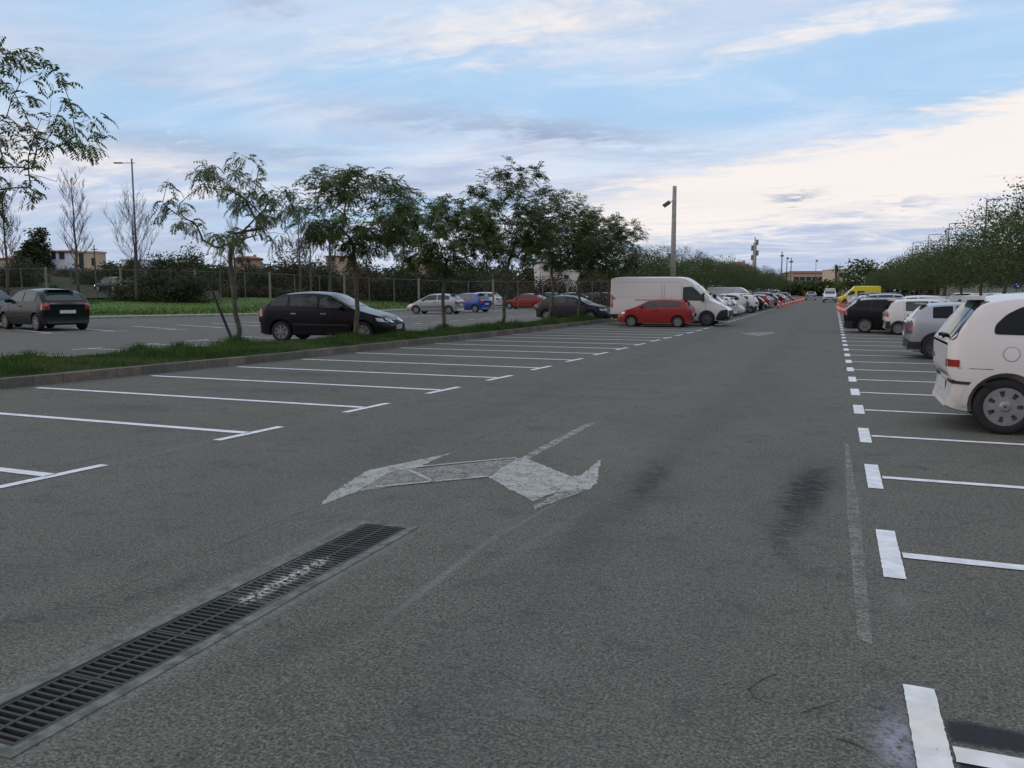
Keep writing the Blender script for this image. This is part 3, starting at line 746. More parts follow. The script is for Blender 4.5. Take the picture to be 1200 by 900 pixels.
# far trees: four prototypes, copied
protos = []
for k, (sd_, H, R) in enumerate(((101, 4.5, 2.4), (112, 4.9, 2.6), (123, 4.3, 2.3), (134, 5.3, 2.7))):
    r_ = tree('street_tree', 0, 0, 0, 'x', sd_, H, 2.05, R, 200, 50, mat=M_LEAFD, lod=1, r0=.072, up=.12, flat=.4, shell=.2, fr=dict(spread=.24, leaf=.065))
    protos.append(r_)
used = [False]*4
def place_tree(k, x, y, sc, rz, label, group):
    if not used[k]: r_ = protos[k]; used[k] = True
    else: r_ = copy_tree(protos[k])
    r_.location = (x, y, .1); r_.rotation_euler = (0, 0, rz); r_.scale = (sc, sc, sc); r_['label'] = label; r_['group'] = group
    return r_
ORD = ['first', 'second', 'third', 'fourth', 'fifth', 'sixth', 'seventh', 'eighth', 'ninth', 'tenth', 'eleventh', 'twelfth', 'thirteenth', 'fourteenth', 'fifteenth', 'sixteenth', 'seventeenth', 'eighteenth', 'nineteenth', 'twentieth', 'twenty-first', 'twenty-second', 'twenty-third', 'twenty-fourth', 'twenty-fifth', 'twenty-sixth', 'twenty-seventh', 'twenty-eighth', 'twenty-ninth', 'thirtieth', 'thirty-first', 'thirty-second', 'thirty-third', 'thirty-fourth', 'thirty-fifth', 'thirty-sixth', 'thirty-seventh', 'thirty-eighth', 'thirty-ninth', 'fortieth']
random.seed(9)
for i in range(20):
    y = 50.5+5.6*i+random.uniform(-.4, .4)
    place_tree(i % 4, -11.6+.035*(y-50)*.5, y, random.uniform(.92, 1.05)*(1.0 if i else .92), random.uniform(0, 6), 'dense green street tree behind the left row of parked cars, %s beyond the concrete pole' % ORD[i], 'trees behind the left row of cars')
for i in range(22):
    y = 30.5+6.3*i+random.uniform(-.4, .4)
    place_tree((i*3+1) % 4, (7.0 if not 98 < y < 124 else 9.2)+random.uniform(-.2, .2), y, random.uniform(.93, 1.04)*(1.06 if i == 0 else 1), random.uniform(0, 6), 'dense green street tree behind the right row of parked cars, %s from the right edge' % ORD[i], 'trees behind the right row of cars')

# bare trees behind the far kerb
def bare(px, ybase, ytop, D, label, seed, R, tips, hf=.16):
    x, y, z = dep(px, ybase, D); zt = dep(px, ytop, D)[2]; H = zt-z
    r_ = empty('bare_tree', (x, y, z)); tag(r_, label, 'tree', 'bare winter trees by the fence'); rr = random.Random(seed); tk, br = MB(), MB()
    n = 10; sp = [Vector((rr.uniform(-1, 1)*.05*(k > 0), rr.uniform(-1, 1)*.05, H*k/n-.2*(k == 0))) for k in range(n+1)]
    tk.tube(sp, [.10*(1-k/n)**.8+.012 for k in range(n+1)], 7)
    def limb(p, d, L, r, lev):
        m = 5; pts = [p]; q = p
        for k in range(m):
            d = (d+Vector((rr.uniform(-1, 1)*.10, rr.uniform(-1, 1)*.10, .13))).normalized(); q = q+d*L/m; pts.append(q)
        br.tube(pts, [max(.008, r*(1-k/m*.8)) for k in range(m+1)], 3 if lev else 4, False)
        if lev < 2:
            for k in range(4+2*(lev == 0)):
                s_ = rr.uniform(.2, 1); a = pts[int(s_*m)]; ang = rr.uniform(0, 2*PI)
                limb(a, (d+Vector((math.cos(ang), math.sin(ang), rr.uniform(-.2, .5)))*.65).normalized(), L*rr.uniform(.35, .6), r*.45, lev+1)
    nb = max(14, tips//9)
    for k in range(nb):
        f = .22+.75*(k+rr.random())/nb; ang = k*2.4+rr.uniform(-.4, .4); p = sp[int(f*n)].lerp(sp[min(n, int(f*n)+1)], f*n-int(f*n))
        limb(p, Vector((math.cos(ang)*.75, math.sin(ang)*.75, .85)).normalized(), R*(1.15-f*.55)*rr.uniform(.9, 1.35), .04*(1.1-f), 0)
    tk.obj('trunk', M_TWIG, r_, True); br.obj('branches', M_TWIG, r_, True)
    return r_
bare(10, 345, 222, 62, 'bare winter tree behind the hatchback at the left edge', 201, 1.9, 210)
bare(92, 345, 213, 64, 'tall bare winter tree in front of the cream building', 212, 1.9, 230)
bare(160, 348, 250, 62, 'low bare winter tree at the foot of the tall lamp post', 223, 2.6, 170)
bare(276, 348, 262, 66, 'slim bare winter tree right behind the sparse street tree', 234, 1.3, 110)
bare(352, 350, 250, 70, 'bare winter tree beside the round bush, left of the metal pole', 245, 1.7, 110)
bare(365, 352, 262, 68, 'thin bare winter tree just left of the black hatchback\'s windscreen', 256, 1.0, 60)
bare(387, 352, 262, 68, 'thin bare winter tree right behind the metal pole', 257, .8, 50)
bare(500, 330, 275, 95, 'small bare winter tree above the dark thicket', 267, 1.6, 70)
# bushes
def bush(px, ybase, ytop, wpx, D, label, seed, mat=M_BUSH, leaf=.16, n=90, per=60, name='bush', cat='bush', group='bushes along and behind the fence'):
    x, y, z = dep(px, ybase, D); H = dep(px, ytop, D)[2]-z; R = wpx*D/F/2
    r_ = empty(name, (x, y, min(z, bank_h(x, y)))); tag(r_, label, cat, group)
    rr = random.Random(seed); pts = []
    H += z-r_.location.z
    for _ in range(n):
        while True:
            u = Vector((rr.uniform(-1, 1), rr.uniform(-1, 1), rr.uniform(0, 1)))
            if u.length < 1: break
        k = .78+.22*rr.random()
        pts.append((u.x*R*k, u.y*R*.8*k, u.z*H*k*(.82+.25*math.sin(u.x*5+seed))))
    me = clumps(seed, pts, per, min(.10*H+.05*R, .55), leaf); obj('foliage', me, mat, r_)
    st = MB()
    for k in range(5):
        q = pts[k*7 % len(pts)]; st.tube([(0, 0, -.3), (q[0]*.4, q[1]*.4, q[2]*.5), q], [.06, .04, .015], 5, False)
    st.obj('stems', M_BARK, r_)
    return r_
bush(175, 353, 314, 100, 66, 'wide dark hedge bush at the foot of the lamp post, beside the dark car', 301, M_BUSH, .13, 90, 110)
bush(215, 353, 318, 60, 66, 'dark hedge bush at the right end of the low hedge', 302, M_BUSH, .13, 60, 90)
bush(222, 318, 288, 95, 105, 'flat topped green thicket between lamp post and sparse street tree', 303, M_BUSHG, .2, 90, 90)
bush(195, 322, 294, 60, 104, 'left shoulder of the green thicket beyond the fence', 304, M_BUSHG, .2, 60, 80)
bush(345, 325, 288, 52, 100, 'round brownish bush standing beyond the fence', 305, M_BUSHB, .18, 80, 90)
bush(372, 330, 302, 50, 98, 'dark bush to the right of the round brownish bush', 306, M_BUSH, .18, 60, 80)
bush(300, 326, 306, 60, 100, 'dark bush covering the foot of the orange house', 307, M_BUSH, .18, 60, 70)
bush(510, 350, 306, 85, 85, 'large very dark bush behind the silver hatchback', 308, M_BUSH, .17, 110, 110)
bush(470, 350, 310, 60, 84, 'very dark bush left of the silver hatchback', 309, M_BUSH, .17, 80, 90)
bush(548, 345, 312, 40, 88, 'dark shrub above the blue hatchback', 310, M_BUSH, .17, 50, 80)
bush(430, 345, 306, 55, 84, 'brownish shrub behind the bonnet of the black hatchback', 311, M_BUSHB, .16, 60, 80)
bush(592, 344, 312, 60, 95, 'rusty brown shrub above the red saloon', 312, M_BUSHB, .17, 70, 80)
bush(640, 346, 314, 60, 96, 'rusty brown shrub above the teal car', 313, M_BUSHB, .17, 70, 80)
bush(690, 348, 312, 60, 97, 'rusty brown shrub left of the white van', 314, M_BUSHB, .17, 70, 80)
bush(20, 330, 300, 60, 90, 'dark bush below the cream house at the left edge', 315, M_BUSH, .17, 60, 80)
rs_ = random.Random(44); n_ = 0
for k in range(34):
    px = -30+k*23+rs_.uniform(-8, 8); D = rs_.choice((80, 88, 98, 112)); 
    if px > 760: break
    yb = {80: 345, 88: 338, 98: 330, 112: 324}[D]; 
    bush(px, yb+3, yb-rs_.uniform(7, 17), rs_.uniform(34, 60), D, 'low scrub bush on the rough ground beyond the fence, %s from the left' % ORD[n_], 400+k, rs_.choice((M_BUSH, M_BUSHB, M_BUSHG, M_BUSHG)), .15, 40, 46); n_ += 1
for k in range(26):
    px = -20+k*24+rs_.uniform(-7, 7); top = (309 if px < 190 else 303)+rs_.uniform(-3, 5)
    bush(px, 330, top, rs_.uniform(46, 66), rs_.choice((112, 118)), 'tall scrub bush on the slope under the distant houses, %s from the left' % ORD[k], 500+k, rs_.choice((M_BUSH, M_BUSHB, M_BUSHG, M_BUSH)), .2, 50, 60)
# distant wood line on the horizon
def woodline(name, pxs, D, leaf, mat, per=60, seed=1):
    pts = []; rr = random.Random(seed)
    for px in np.arange(pxs[0], pxs[1], pxs[2]):
        x, y, z = dep(px, 341, D); top = dep(px, pxs[3]+rr.uniform(-1, 1)*pxs[4], D)[2]
        zb = 2.0
        for k in range(7): pts.append((x+rr.uniform(-3, 3), y+rr.uniform(-4, 4), zb+(top-zb)*rr.random()))
    return struct(obj(name, clumps(seed, pts, per, 1.1, leaf), mat), 'stuff')
woodline('distant_wood', (-60, 760, 5, 318, 3.5), 190, .55, M_BUSH, 40, 3)
woodline('distant_wood', (925, 975, 2.2, 337, 2.5), 262, .6, M_LEAFD, 50, 4)
woodline('distant_wood', (1002, 1250, 4, 316, 5), 200, .55, M_LEAFD, 50, 5)
# dark conifer behind the left houses
bush(43, 322, 262, 44, 148, 'big dark evergreen tree rising behind the white houses', 320, M_BUSH, .4, 120, 90, 'evergreen_tree', 'tree', None)
bush(158, 322, 300, 26, 175, 'small dark tree behind the pale greenhouse', 321, M_BUSH, .35, 50, 60, 'evergreen_tree', 'tree', None)

# ------------------------------------------------------------------ fence
M_STEEL = simple('galvanised_steel', (.11, .115, .115), .55, .3, var=.2)
M_CPOST = simple('concrete_post', (.20, .19, .15), .9, var=.2)
def wiremat():
    m, t, b = newmat('chain_link'); P = pos(t); s2 = t.node('ShaderNodeSeparateXYZ'); t.l.new(P, s2.inputs[0])
    u = t.m('MULTIPLY', t.m('ADD', s2.outputs[0], s2.outputs[1]), 1.0)
    a = t.m('ABSOLUTE', t.m('SUBTRACT', t.m('FRACT', t.m('MULTIPLY', t.m('ADD', u, s2.outputs[2]), 10)), .5)); c_ = t.m('ABSOLUTE', t.m('SUBTRACT', t.m('FRACT', t.m('MULTIPLY', t.m('SUBTRACT', u, s2.outputs[2]), 10)), .5))
    al = t.m('GREATER_THAN', t.m('MAXIMUM', a, c_), .475)
    b.inputs['Base Color'].default_value = (.07, .07, .065, 1); b.inputs['Roughness'].default_value = .5; t.put(b.inputs['Alpha'], al)
    return m
M_WIRE = wiremat()
fr_ = empty('fence', (0, 0, 0)); tag(fr_, 'long chain link fence with pale posts beyond the grass field', 'fence')
fpx = list(range(-60, 760, 29)); fp = []
for px in fpx:
    x, y, z = dep(px, 353-(px-300)*.008, 70); fp.append((x, y, bank_h(x, y)))
for i, (x, y, z) in enumerate(fp):
    m_ = MB(); hgt = 2.45
    if i % 3 == 1: m_.box(x-.07, x+.07, y-.07, y+.07, z-.3, z+hgt+.1)
    else: m_.tube([(x, y, z-.3), (x, y, z+hgt)], .045, 6)
    m_.obj('post', M_CPOST if i % 3 == 1 else M_STEEL, fr_)
m_ = MB()
for a, b in zip(fp[:-1], fp[1:]): m_.quad([(a[0], a[1], a[2]+.05), (b[0], b[1], b[2]+.05), (b[0], b[1], b[2]+2.4), (a[0], a[1], a[2]+2.4)])
m_.obj('wire_mesh', M_WIRE, fr_)
m_ = MB()
for a, b in zip(fp[:-1], fp[1:]): m_.tube([(a[0], a[1], a[2]+2.4), (b[0], b[1], b[2]+2.4)], .022, 5)
m_.obj('top_rail', M_STEEL, fr_)

# ------------------------------------------------------------------ poles
M_CPOLE = simple('pole_concrete', (.30, .28, .25), .85, var=.15, scale=5)
M_LAMPG = simple('lamp_glass', (.5, .5, .5), .3)
def base_at(px, D): x, y, z = dep(px, 341, D); return x, y
# concrete pole with floodlight
x, y = base_at(788, 52); H = dep(788, 220, 52)[2]
r_ = empty('floodlight_pole', (x, y, .1)); tag(r_, 'tall concrete pole with one floodlight rising behind the white van', 'lamp post')
m_ = MB(); m_.tube([(0, 0, -.1), (0, 0, H)], [.19, .12], 12); m_.obj('pole', M_CPOLE, r_, True)
rt = Vector((math.cos(YAW), math.sin(YAW), 0))
m_ = MB(); m_.tube([(0, 0, H-.75), tuple(-rt*.35+Vector((0, 0, H-1.1)))], .03, 6); m_.obj('bracket', M_STEEL, r_)
m_ = MB(); Mx = Matrix.Translation(-rt*.5+Vector((0, 0, H-1.05))) @ Matrix.Rotation(YAW, 4, 'Z') @ Matrix.Rotation(math.radians(-35), 4, 'Y')
m_.box(-.22, .22, -.16, .16, -.07, .07, Mx); m_.box(-.2, .2, -.14, .14, -.16, -.07, Mx); m_.obj('floodlight', M_STEEL, r_)
m_ = MB(); Mx2 = Mx @ Matrix.Translation((0, 0, -.165)); m_.box(-.18, .18, -.12, .12, -.006, .0, Mx2); m_.obj('glass', M_LAMPG, r_)
m_ = MB(); m_.box(-.3, -.12, -.1, .1, H-4.4, H-4.1); m_.obj('junction_box', M_STEEL, r_)
# tall double-armed lamp left
x, y = base_at(162, 71); zb = bank_h(x, y); H = dep(156, 186, 71)[2]
r_ = empty('street_lamp', (x, y, zb)); tag(r_, 'tall slim street lamp with crossbar arm on the grass field at left', 'street lamp')
m_ = MB(); m_.tube([(0, 0, -.3), (0, 0, H-zb)], [.10, .06], 10); m_.obj('pole', M_STEEL, r_, True)
m_ = MB(); m_.tube([tuple(rt*.25+Vector((0, 0, H-zb-.35))), tuple(-rt*.9+Vector((0, 0, H-zb-.35)))], .03, 6); m_.obj('arm', M_STEEL, r_)
m_ = MB(); Mx = Matrix.Translation(-rt*1.15+Vector((0, 0, H-zb-.35))) @ Matrix.Rotation(YAW, 4, 'Z'); m_.box(-.35, .35, -.12, .12, -.04, .05, Mx); m_.obj('lamp_head', M_STEEL, r_)
# bare metal pole behind hatchback
x, y = base_at(388, 68); zb = bank_h(x, y); H = dep(388, 262, 68)[2]
r_ = MB(); r_.tube([(0, 0, -.3), (0, 0, (H-zb)*.6), (0, 0, H-zb)], [.09, .075, .05], 8); r_.tube([(-.16, 0, H-zb-.4), (.16, 0, H-zb-.4)], .035, 5)
tag(r_.obj('utility_pole', M_STEEL, None, True, loc=(x, y, zb)), 'slim grey metal pole rising above the roof of the black hatchback', 'pole')
x, y = base_at(113, 105); zb = bank_h(x, y); H = dep(113, 287, 105)[2]
r_ = MB(); r_.tube([(0, 0, -.3), (0, 0, H-zb)], [.11, .07], 8); r_.box(-.5, .5, -.05, .05, H-zb-.6, H-zb-.5)
tag(r_.obj('utility_pole', M_BARK, None, True, loc=(x, y, zb)), 'dark utility pole beside the cream building', 'pole')
# right lamps
for i, (px, py, D) in enumerate(((1150, 234, 58), (1108, 262, 79), (1085, 275, 95), (1067, 284, 110))):
    x, y = base_at(px, D); H = dep(px, py, D)[2]
    r_ = empty('street_lamp', (x, y, 0)); tag(r_, 'street lamp with flat arm above the right trees, %s' % ('nearest and tallest', 'second from the right', 'third from the right', 'farthest and lowest')[i], 'street lamp', 'street lamps behind the right trees')
    m_ = MB(); m_.tube([(0, 0, 0), (0, 0, H)], [.06, .04], 8); m_.obj('pole', M_STEEL, r_, True)
    m_ = MB(); m_.tube([(0, 0, H-.03), tuple(rt*.5+Vector((0, 0, H+.03)))], .03, 6); m_.obj('arm', M_STEEL, r_)
    m_ = MB(); Mx = Matrix.Translation(rt*.85+Vector((0, 0, H+.04))) @ Matrix.Rotation(YAW, 4, 'Z'); m_.box(-.3, .3, -.10, .10, -.03, .03, Mx); m_.obj('lamp_head', M_STEEL, r_)
# far telecom pole and masts
x, y = base_at(883, 150); H = dep(883, 278, 150)[2]
r_ = empty('telecom_pole', (x, y, 0)); tag(r_, 'distant thick concrete mast with antennas above the left trees', 'mast')
m_ = MB(); m_.tube([(0, 0, 0), (0, 0, H-1)], [.42, .3], 10); m_.tube([(0, 0, H-1), (0, 0, H)], .1, 6); m_.obj('pole', M_CPOLE, r_, True)
m_ = MB()
for (dx, z0) in ((.45, -2.8), (-.42, -1.9), (.38, -.9), (-.4, -3.6)): m_.box(dx-.2, dx+.2, -.25, .25, H+z0-.45, H+z0+.45)
m_.obj('antenna', simple('antenna_grey', (.14, .14, .15), .6), r_)
for i, (px, py, wd) in enumerate(((915, 295, .2), (921, 301, .16), (926, 302, .16), (955, 304, .09), (983, 308, .07), (993, 305, .08))):
    x, y = base_at(px, 230); H = dep(px, py, 230)[2]; m_ = MB(); m_.tube([(0, 0, 0), (0, 0, H)], [wd, wd*.7], 7)
    m_.box(-.5, .5, -.12, .12, H-1.3, H-.9) if i % 2 == 0 else m_.box(-.12, .5, -.12, .12, H-.6, H-.2)
    tag(m_.obj('mast', M_STEEL, None, True, loc=(x, y, 0)), 'thin distant mast over the end of the street, %s from the left' % ORD[i], 'mast', 'distant masts')
# blue round sign behind right cars
x, y = base_at(1191, 60)
r_ = empty('traffic_sign', (x, y, 0)); tag(r_, 'round blue traffic sign with white arrow behind the right trees', 'traffic sign'); zc_ = dep(1191, 334, 60)[2]
m_ = MB(); m_.tube([(0, 0, 0), (0, 0, zc_+.25)], .035, 8); m_.obj('post', M_STEEL, r_)
m_ = MB(); Mx = Matrix.Translation((0, 0, zc_)) @ Matrix.Rotation(YAW, 4, 'Z') @ Matrix.Rotation(PI/2, 4, 'X'); m_.prism([(.30*math.cos(a*PI/16), .30*math.sin(a*PI/16)) for a in range(32)], .04, .055, Mx)
m_.obj('sign_plate', simple('sign_blue', (.02, .045, .22), .4), r_)
m_ = MB(); m_.prism([(-.03, -.2), (.03, -.2), (.03, .05), (.11, .05), (0, .2), (-.11, .05), (-.03, .05)], .056, .06, Mx @ Matrix.Rotation(math.radians(-135), 4, 'Z')); m_.obj('arrow', simple('sign_white', (.7, .7, .7), .4), r_)

# ------------------------------------------------------------------ buildings
def wall_mat(name, c): return simple(name, c, .9, var=.08, scale=.8)
M_WW = wall_mat('white_wall', (.62, .58, .55)); M_WC = wall_mat('cream_wall', (.55, .45, .32)); M_WP = wall_mat('pink_wall', (.50, .36, .28)); M_WO = wall_mat('orange_wall', (.48, .33, .23))
M_WB = wall_mat('bluish_white_wall', (.72, .74, .78))
M_TILE = simple('roof_tiles', (.22, .095, .055), .9, var=.3, scale=5, bump=.02); M_WIN = simple('dark_window', (.03, .035, .045), .2)
M_GRN = simple('grey_green_roof', (.16, .16, .12), .9)
def house(px, ytop, ybase, wpx, D, label, wall, roof=M_TILE, depth=7, pitch=.22, wins=(), flat=False, name='house', zlow=None, rot=0.0, chimney=True, storeys=1, cat='house', over=.3):
    x, y = base_at(px, D); zt = dep(px, ytop, D)[2]; zb = dep(px, ybase, D)[2]; W = wpx*D/F
    fl = -2.0
    r_ = empty(name, (x, y, zb)); r_.rotation_euler = (0, 0, YAW+rot-math.atan((px-600)/F)*0); tag(r_, label, cat)
    Hh = zt-zb; ev_ = Hh*(1-pitch) if not flat else Hh
    m_ = MB(); m_.box(-W/2, W/2, 0, depth, fl, ev_); m_.obj('wall', wall, r_)
    if flat:
        m_ = MB(); m_.box(-W/2-over/2, W/2+over/2, -over/2, depth+over/2, ev_, ev_+.22); m_.obj('roof', roof, r_)
    else:
        m_ = MB(); o = over; m_.add([(-W/2-o, -o, ev_-.05), (W/2+o, -o, ev_-.05), (W/2+o, depth+o, ev_-.05), (-W/2-o, depth+o, ev_-.05), (-W/2-o, -o, ev_+.1), (W/2+o, -o, ev_+.1), (W/2+o, depth+o, ev_+.1), (-W/2-o, depth+o, ev_+.1), (-W/2+1.2, depth/2, Hh), (W/2-1.2, depth/2, Hh)],
                            [(0, 3, 2, 1), (0, 1, 5, 4), (1, 2, 6, 5), (2, 3, 7, 6), (3, 0, 4, 7), (4, 5, 9, 8), (5, 6, 9), (6, 7, 8, 9), (7, 4, 8)])
        rf = m_.obj('roof', roof, r_)
        if chimney:
            m_ = MB(); m_.box(W*.2, W*.2+.5, depth*.4, depth*.4+.4, ev_, Hh+.25); m_.obj('chimney', wall, rf)
    for (wx, wz, ww_, wh) in wins:      # fractions of W, Hh
        m_ = MB(); X = (wx-.5)*W; Z = wz*ev_
        m_.box(X-ww_/2, X+ww_/2, -.05, .05, Z, Z+wh); f_ = m_.obj('window', M_WIN, r_)
        m_ = MB(); m_.box(X-ww_/2-.08, X+ww_/2+.08, -.10, -.053, Z-.1, Z-.0); m_.obj('sill', wall, f_)
    return r_
house(38, 292, 306, 34, 150, 'long cream house with a low green-grey roof at far left', M_WC, M_GRN, 7, .25, ((.35, .3, .5, .6),), rot=.25)
house(67, 292, 306, 34, 148, 'white house with tiled roof and two dark windows at far left', M_WB, M_TILE, 7, .24, ((.45, .2, .8, 1.5), (.75, .2, 1.0, 1.4), ), rot=-.1)
house(103, 296, 318, 28, 130, 'cream flat roofed building between the bare tree and the utility pole', M_WC, M_WC, 2.5, flat=True, wins=((.3, .15, .7, 2.4), (.8, .3, .6, 1.2)))
house(6, 300, 316, 16, 150, 'pale cream house corner at the very left edge', M_WC, M_TILE, 6)
house(157, 305, 320, 26, 175, 'pale greenhouse like shed with low flat roof left of the lamp post', M_WB, M_WB, 6, flat=True, wins=((.3, .2, 2.4, .9),))
house(292, 299, 310, 30, 140, 'orange house with tiled roof right of the sparse street tree', M_WO, M_TILE, 8, .4, ((.2, .3, .7, .9), (.5, .3, .7, .9)), rot=.3)
house(396, 301, 309, 26, 150, 'pale house with flat brown roof behind the wide open street tree', M_WP, M_TILE, 8, flat=True, wins=((.3, .3, .8, .8), (.7, .3, .8, .8)))
house(488, 303, 316, 20, 170, 'small pinkish house above the large dark bush', M_WP, M_TILE, 7, .3, ((.5, .3, .8, .9),))
house(645, 305, 330, 26, 160, 'white house with red shutters left of the third street tree crown', M_WW, M_TILE, 8, .1, ((.3, .55, 1.0, 1.2), (.8, .5, 1.2, 1.3)), rot=.1)
house(668, 318, 331, 22, 158, 'low white terrace wall building right of the red shuttered house', M_WW, M_WW, 6, flat=True, wins=((.3, .3, .9, .8),))
house(870, 306, 330, 22, 170, 'orange roofed building showing above the left trees at the telecom mast', M_WO, M_TILE, 8, .3)
house(958, 317, 341, 60, 330, 'long pink building with tiled roof at the end of the street', M_WP, M_TILE, 12, .12, [(.08+.12*k, .5, 2.0, 2.0) for k in range(8)]+[(.08+.12*k, .15, 2.0, 2.0) for k in range(8)], name='apartment_building', cat='building')
house(986, 316, 346, 17, 300, 'cream two storey block behind the palm at the end of the street', M_WC, M_WC, 12, flat=True, wins=((.4, .7, 1.6, 1.6), (.75, .7, 1.6, 1.6), (.4, .3, 1.6, 1.6), (.75, .3, 1.6, 1.6)), name='apartment_building', cat='building')
house(1003, 330, 347, 12, 285, 'low pale shed right of the cream block', M_WC, M_TILE, 8, .2, name='house')
house(1185, 324, 339, 60, 75, 'low pale green industrial shed behind the blue round sign', wall_mat('pale_green_wall', (.26, .28, .22)), M_GRN, 8, flat=True, wins=((.2, .3, 1.2, .8), (.6, .3, 1.2, .8)), name='industrial_shed', cat='shed')
# palm
x, y = base_at(979, 270); H = dep(979, 312, 270)[2]
r_ = empty('palm_tree', (x, y, 0)); tag(r_, 'single tall palm tree at the end of the street', 'palm tree')
m_ = MB(); m_.tube([(0, 0, 0), (.1, 0, H*.5), (0, 0, H-.8)], [.5, .42, .42], 8); m_.obj('trunk', M_BARK, r_, True)
V = []; Fc = []; rr = random.Random(8)
for k in range(46):
    a = rr.uniform(0, 2*PI); e0 = rr.uniform(-.3, 1.3); p_ = Vector((0, 0, H-1)); d = Vector((math.cos(a)*math.cos(e0), math.sin(a)*math.cos(e0), math.sin(e0)))
    sd2 = Vector((-math.sin(a), math.cos(a), 0))
    for q in range(5):
        n_p = p_+d*.42; wv = sd2*(.22*(1-q/6)); b0 = len(V); V += [tuple(p_-wv), tuple(p_+wv), tuple(n_p+wv*.8), tuple(n_p-wv*.8)]; Fc.append((b0, b0+1, b0+2, b0+3)); p_ = n_p; d = (d+Vector((0, 0, -.28))).normalized()
obj('crown', mesh('crown', V, Fc), M_BUSH, r_)
# ------------------------------------------------------------------ vehicles
def carpaint(name, col, metal=.0, rough=.32, dirt=.25):
    m, t, b = newmat(name); o = objc(t); s2 = t.node('ShaderNodeSeparateXYZ'); t.l.new(o, s2.inputs[0])
    n = t.noise(o, 5, 5, .65)
    low = t.m('MULTIPLY', t.ramp(s2.outputs[2], .15, .75, 1, 0), t.ramp(n, .3, .7, .3, 1))
    c = t.mix(t.m('MULTIPLY', low, dirt), tuple(col), (.20, .17, .13))
    t.put(b.inputs['Base Color'], c); b.inputs['Metallic'].default_value = metal
    t.put(b.inputs['Roughness'], t.m('ADD', t.m('MULTIPLY', low, .3), rough)); b.inputs['Coat Weight'].default_value = .35 if max(col) > .1 else .08; b.inputs['Coat Roughness'].default_value = .05; b.inputs['Specular IOR Level'].default_value = .3
    return m
def glassmat(name, c, rough=.04):
    m, t, b = newmat(name)
    t.put(b.inputs['Base Color'], t.mix(t.ramp(t.noise(objc(t), 2.2, 3), .35, .65), tuple(v*.6 for v in c), c))
    b.inputs['Roughness'].default_value = rough; b.inputs['Specular IOR Level'].default_value = .55
    return m
M_GLASS = glassmat('car_glass', (.040, .054, .050)); M_TINT = glassmat('tinted_glass', (.008, .009, .012), .08); M_TINT.node_tree.nodes['Principled BSDF'].inputs['IOR'].default_value = 1.3
M_PLAS = simple('black_plastic', (.018, .018, .019), .6, var=.2); M_RUB = simple('tyre_rubber', (.016, .016, .016), .85, var=.2, scale=20)
M_ALLOY = simple('alloy_rim', (.30, .30, .30), .35, .6, var=.1); M_CAP = simple('silver_hubcap', (.25, .25, .25), .42, .25, var=.12); M_DKRIM = simple('dark_rim', (.10, .10, .10), .4, .5)
M_TAIL = simple('tail_lamp_red', (.28, .012, .012), .15, coat=1.0); M_TAILO = simple('tail_lamp_orange', (.45, .10, .02), .2); M_HEAD = simple('headlamp_glass', (.45, .47, .5), .12, .3, coat=1.0)
M_PLATE = simple('number_plate_white', (.62, .62, .60), .5, var=.05); M_CHROME = simple('chrome', (.6, .6, .6), .15, .95); M_LET = simple('plate_letters', (.03, .03, .03), .6)
M_SEAM = simple('panel_gap', (.012, .012, .012), .8)
def interp(P, x):
    if x <= P[0][0]: return P[0][1]
    for (a, za), (b, zb) in zip(P[:-1], P[1:]):
        if x <= b: return za+(zb-za)*(x-a)/max(b-a, 1e-6)
    return P[-1][1]
def smoothprof(P, k=2):
    for _ in range(k):
        Q = [P[0]]
        for a, b in zip(P[:-1], P[1:]):
            L = math.dist(a, b); c = min(.25, .12/max(L, .01))
            Q.append((a[0]+(b[0]-a[0])*c, a[1]+(b[1]-a[1])*c)); Q.append((b[0]-(b[0]-a[0])*c, b[1]-(b[1]-a[1])*c))
        Q.append(P[-1]); P = Q
    return P
def subdiv_poly(pts, maxl=.11):
    bm = bmesh.new(); vs = [bm.verts.new((p[0], p[1], 0)) for p in pts]; bm.faces.new(vs)
    for _ in range(6):
        es = [e for e in bm.edges if e.calc_length() > maxl]
        if not es: break
        bmesh.ops.triangulate(bm, faces=[f for f in bm.faces if len(f.verts) > 3])
        es = [e for e in bm.edges if e.calc_length() > maxl]
        if not es: break
        bmesh.ops.subdivide_edges(bm, edges=es, cuts=1)
    bmesh.ops.triangulate(bm, faces=[f for f in bm.faces if len(f.verts) > 3])
    bm.verts.index_update()
    v = [(a.co.x, a.co.y) for a in bm.verts]; f = [tuple(x.index for x in q.verts) for q in bm.faces]; bm.free(); return v, f
def roundp(P, r=.06, n=3):
    out = []; N_ = len(P)
    for i in range(N_):
        a, b, c = Vector(P[i-1]), Vector(P[i]), Vector(P[(i+1) % N_])
        d1 = (a-b); d2 = (c-b); q = min(r, d1.length*.4, d2.length*.4); p0 = b+d1.normalized()*q; p1 = b+d2.normalized()*q
        for k in range(n+1):
            s_ = k/n; out.append(tuple(p0.lerp(b, s_).lerp(b.lerp(p1, s_), s_)))
    return out
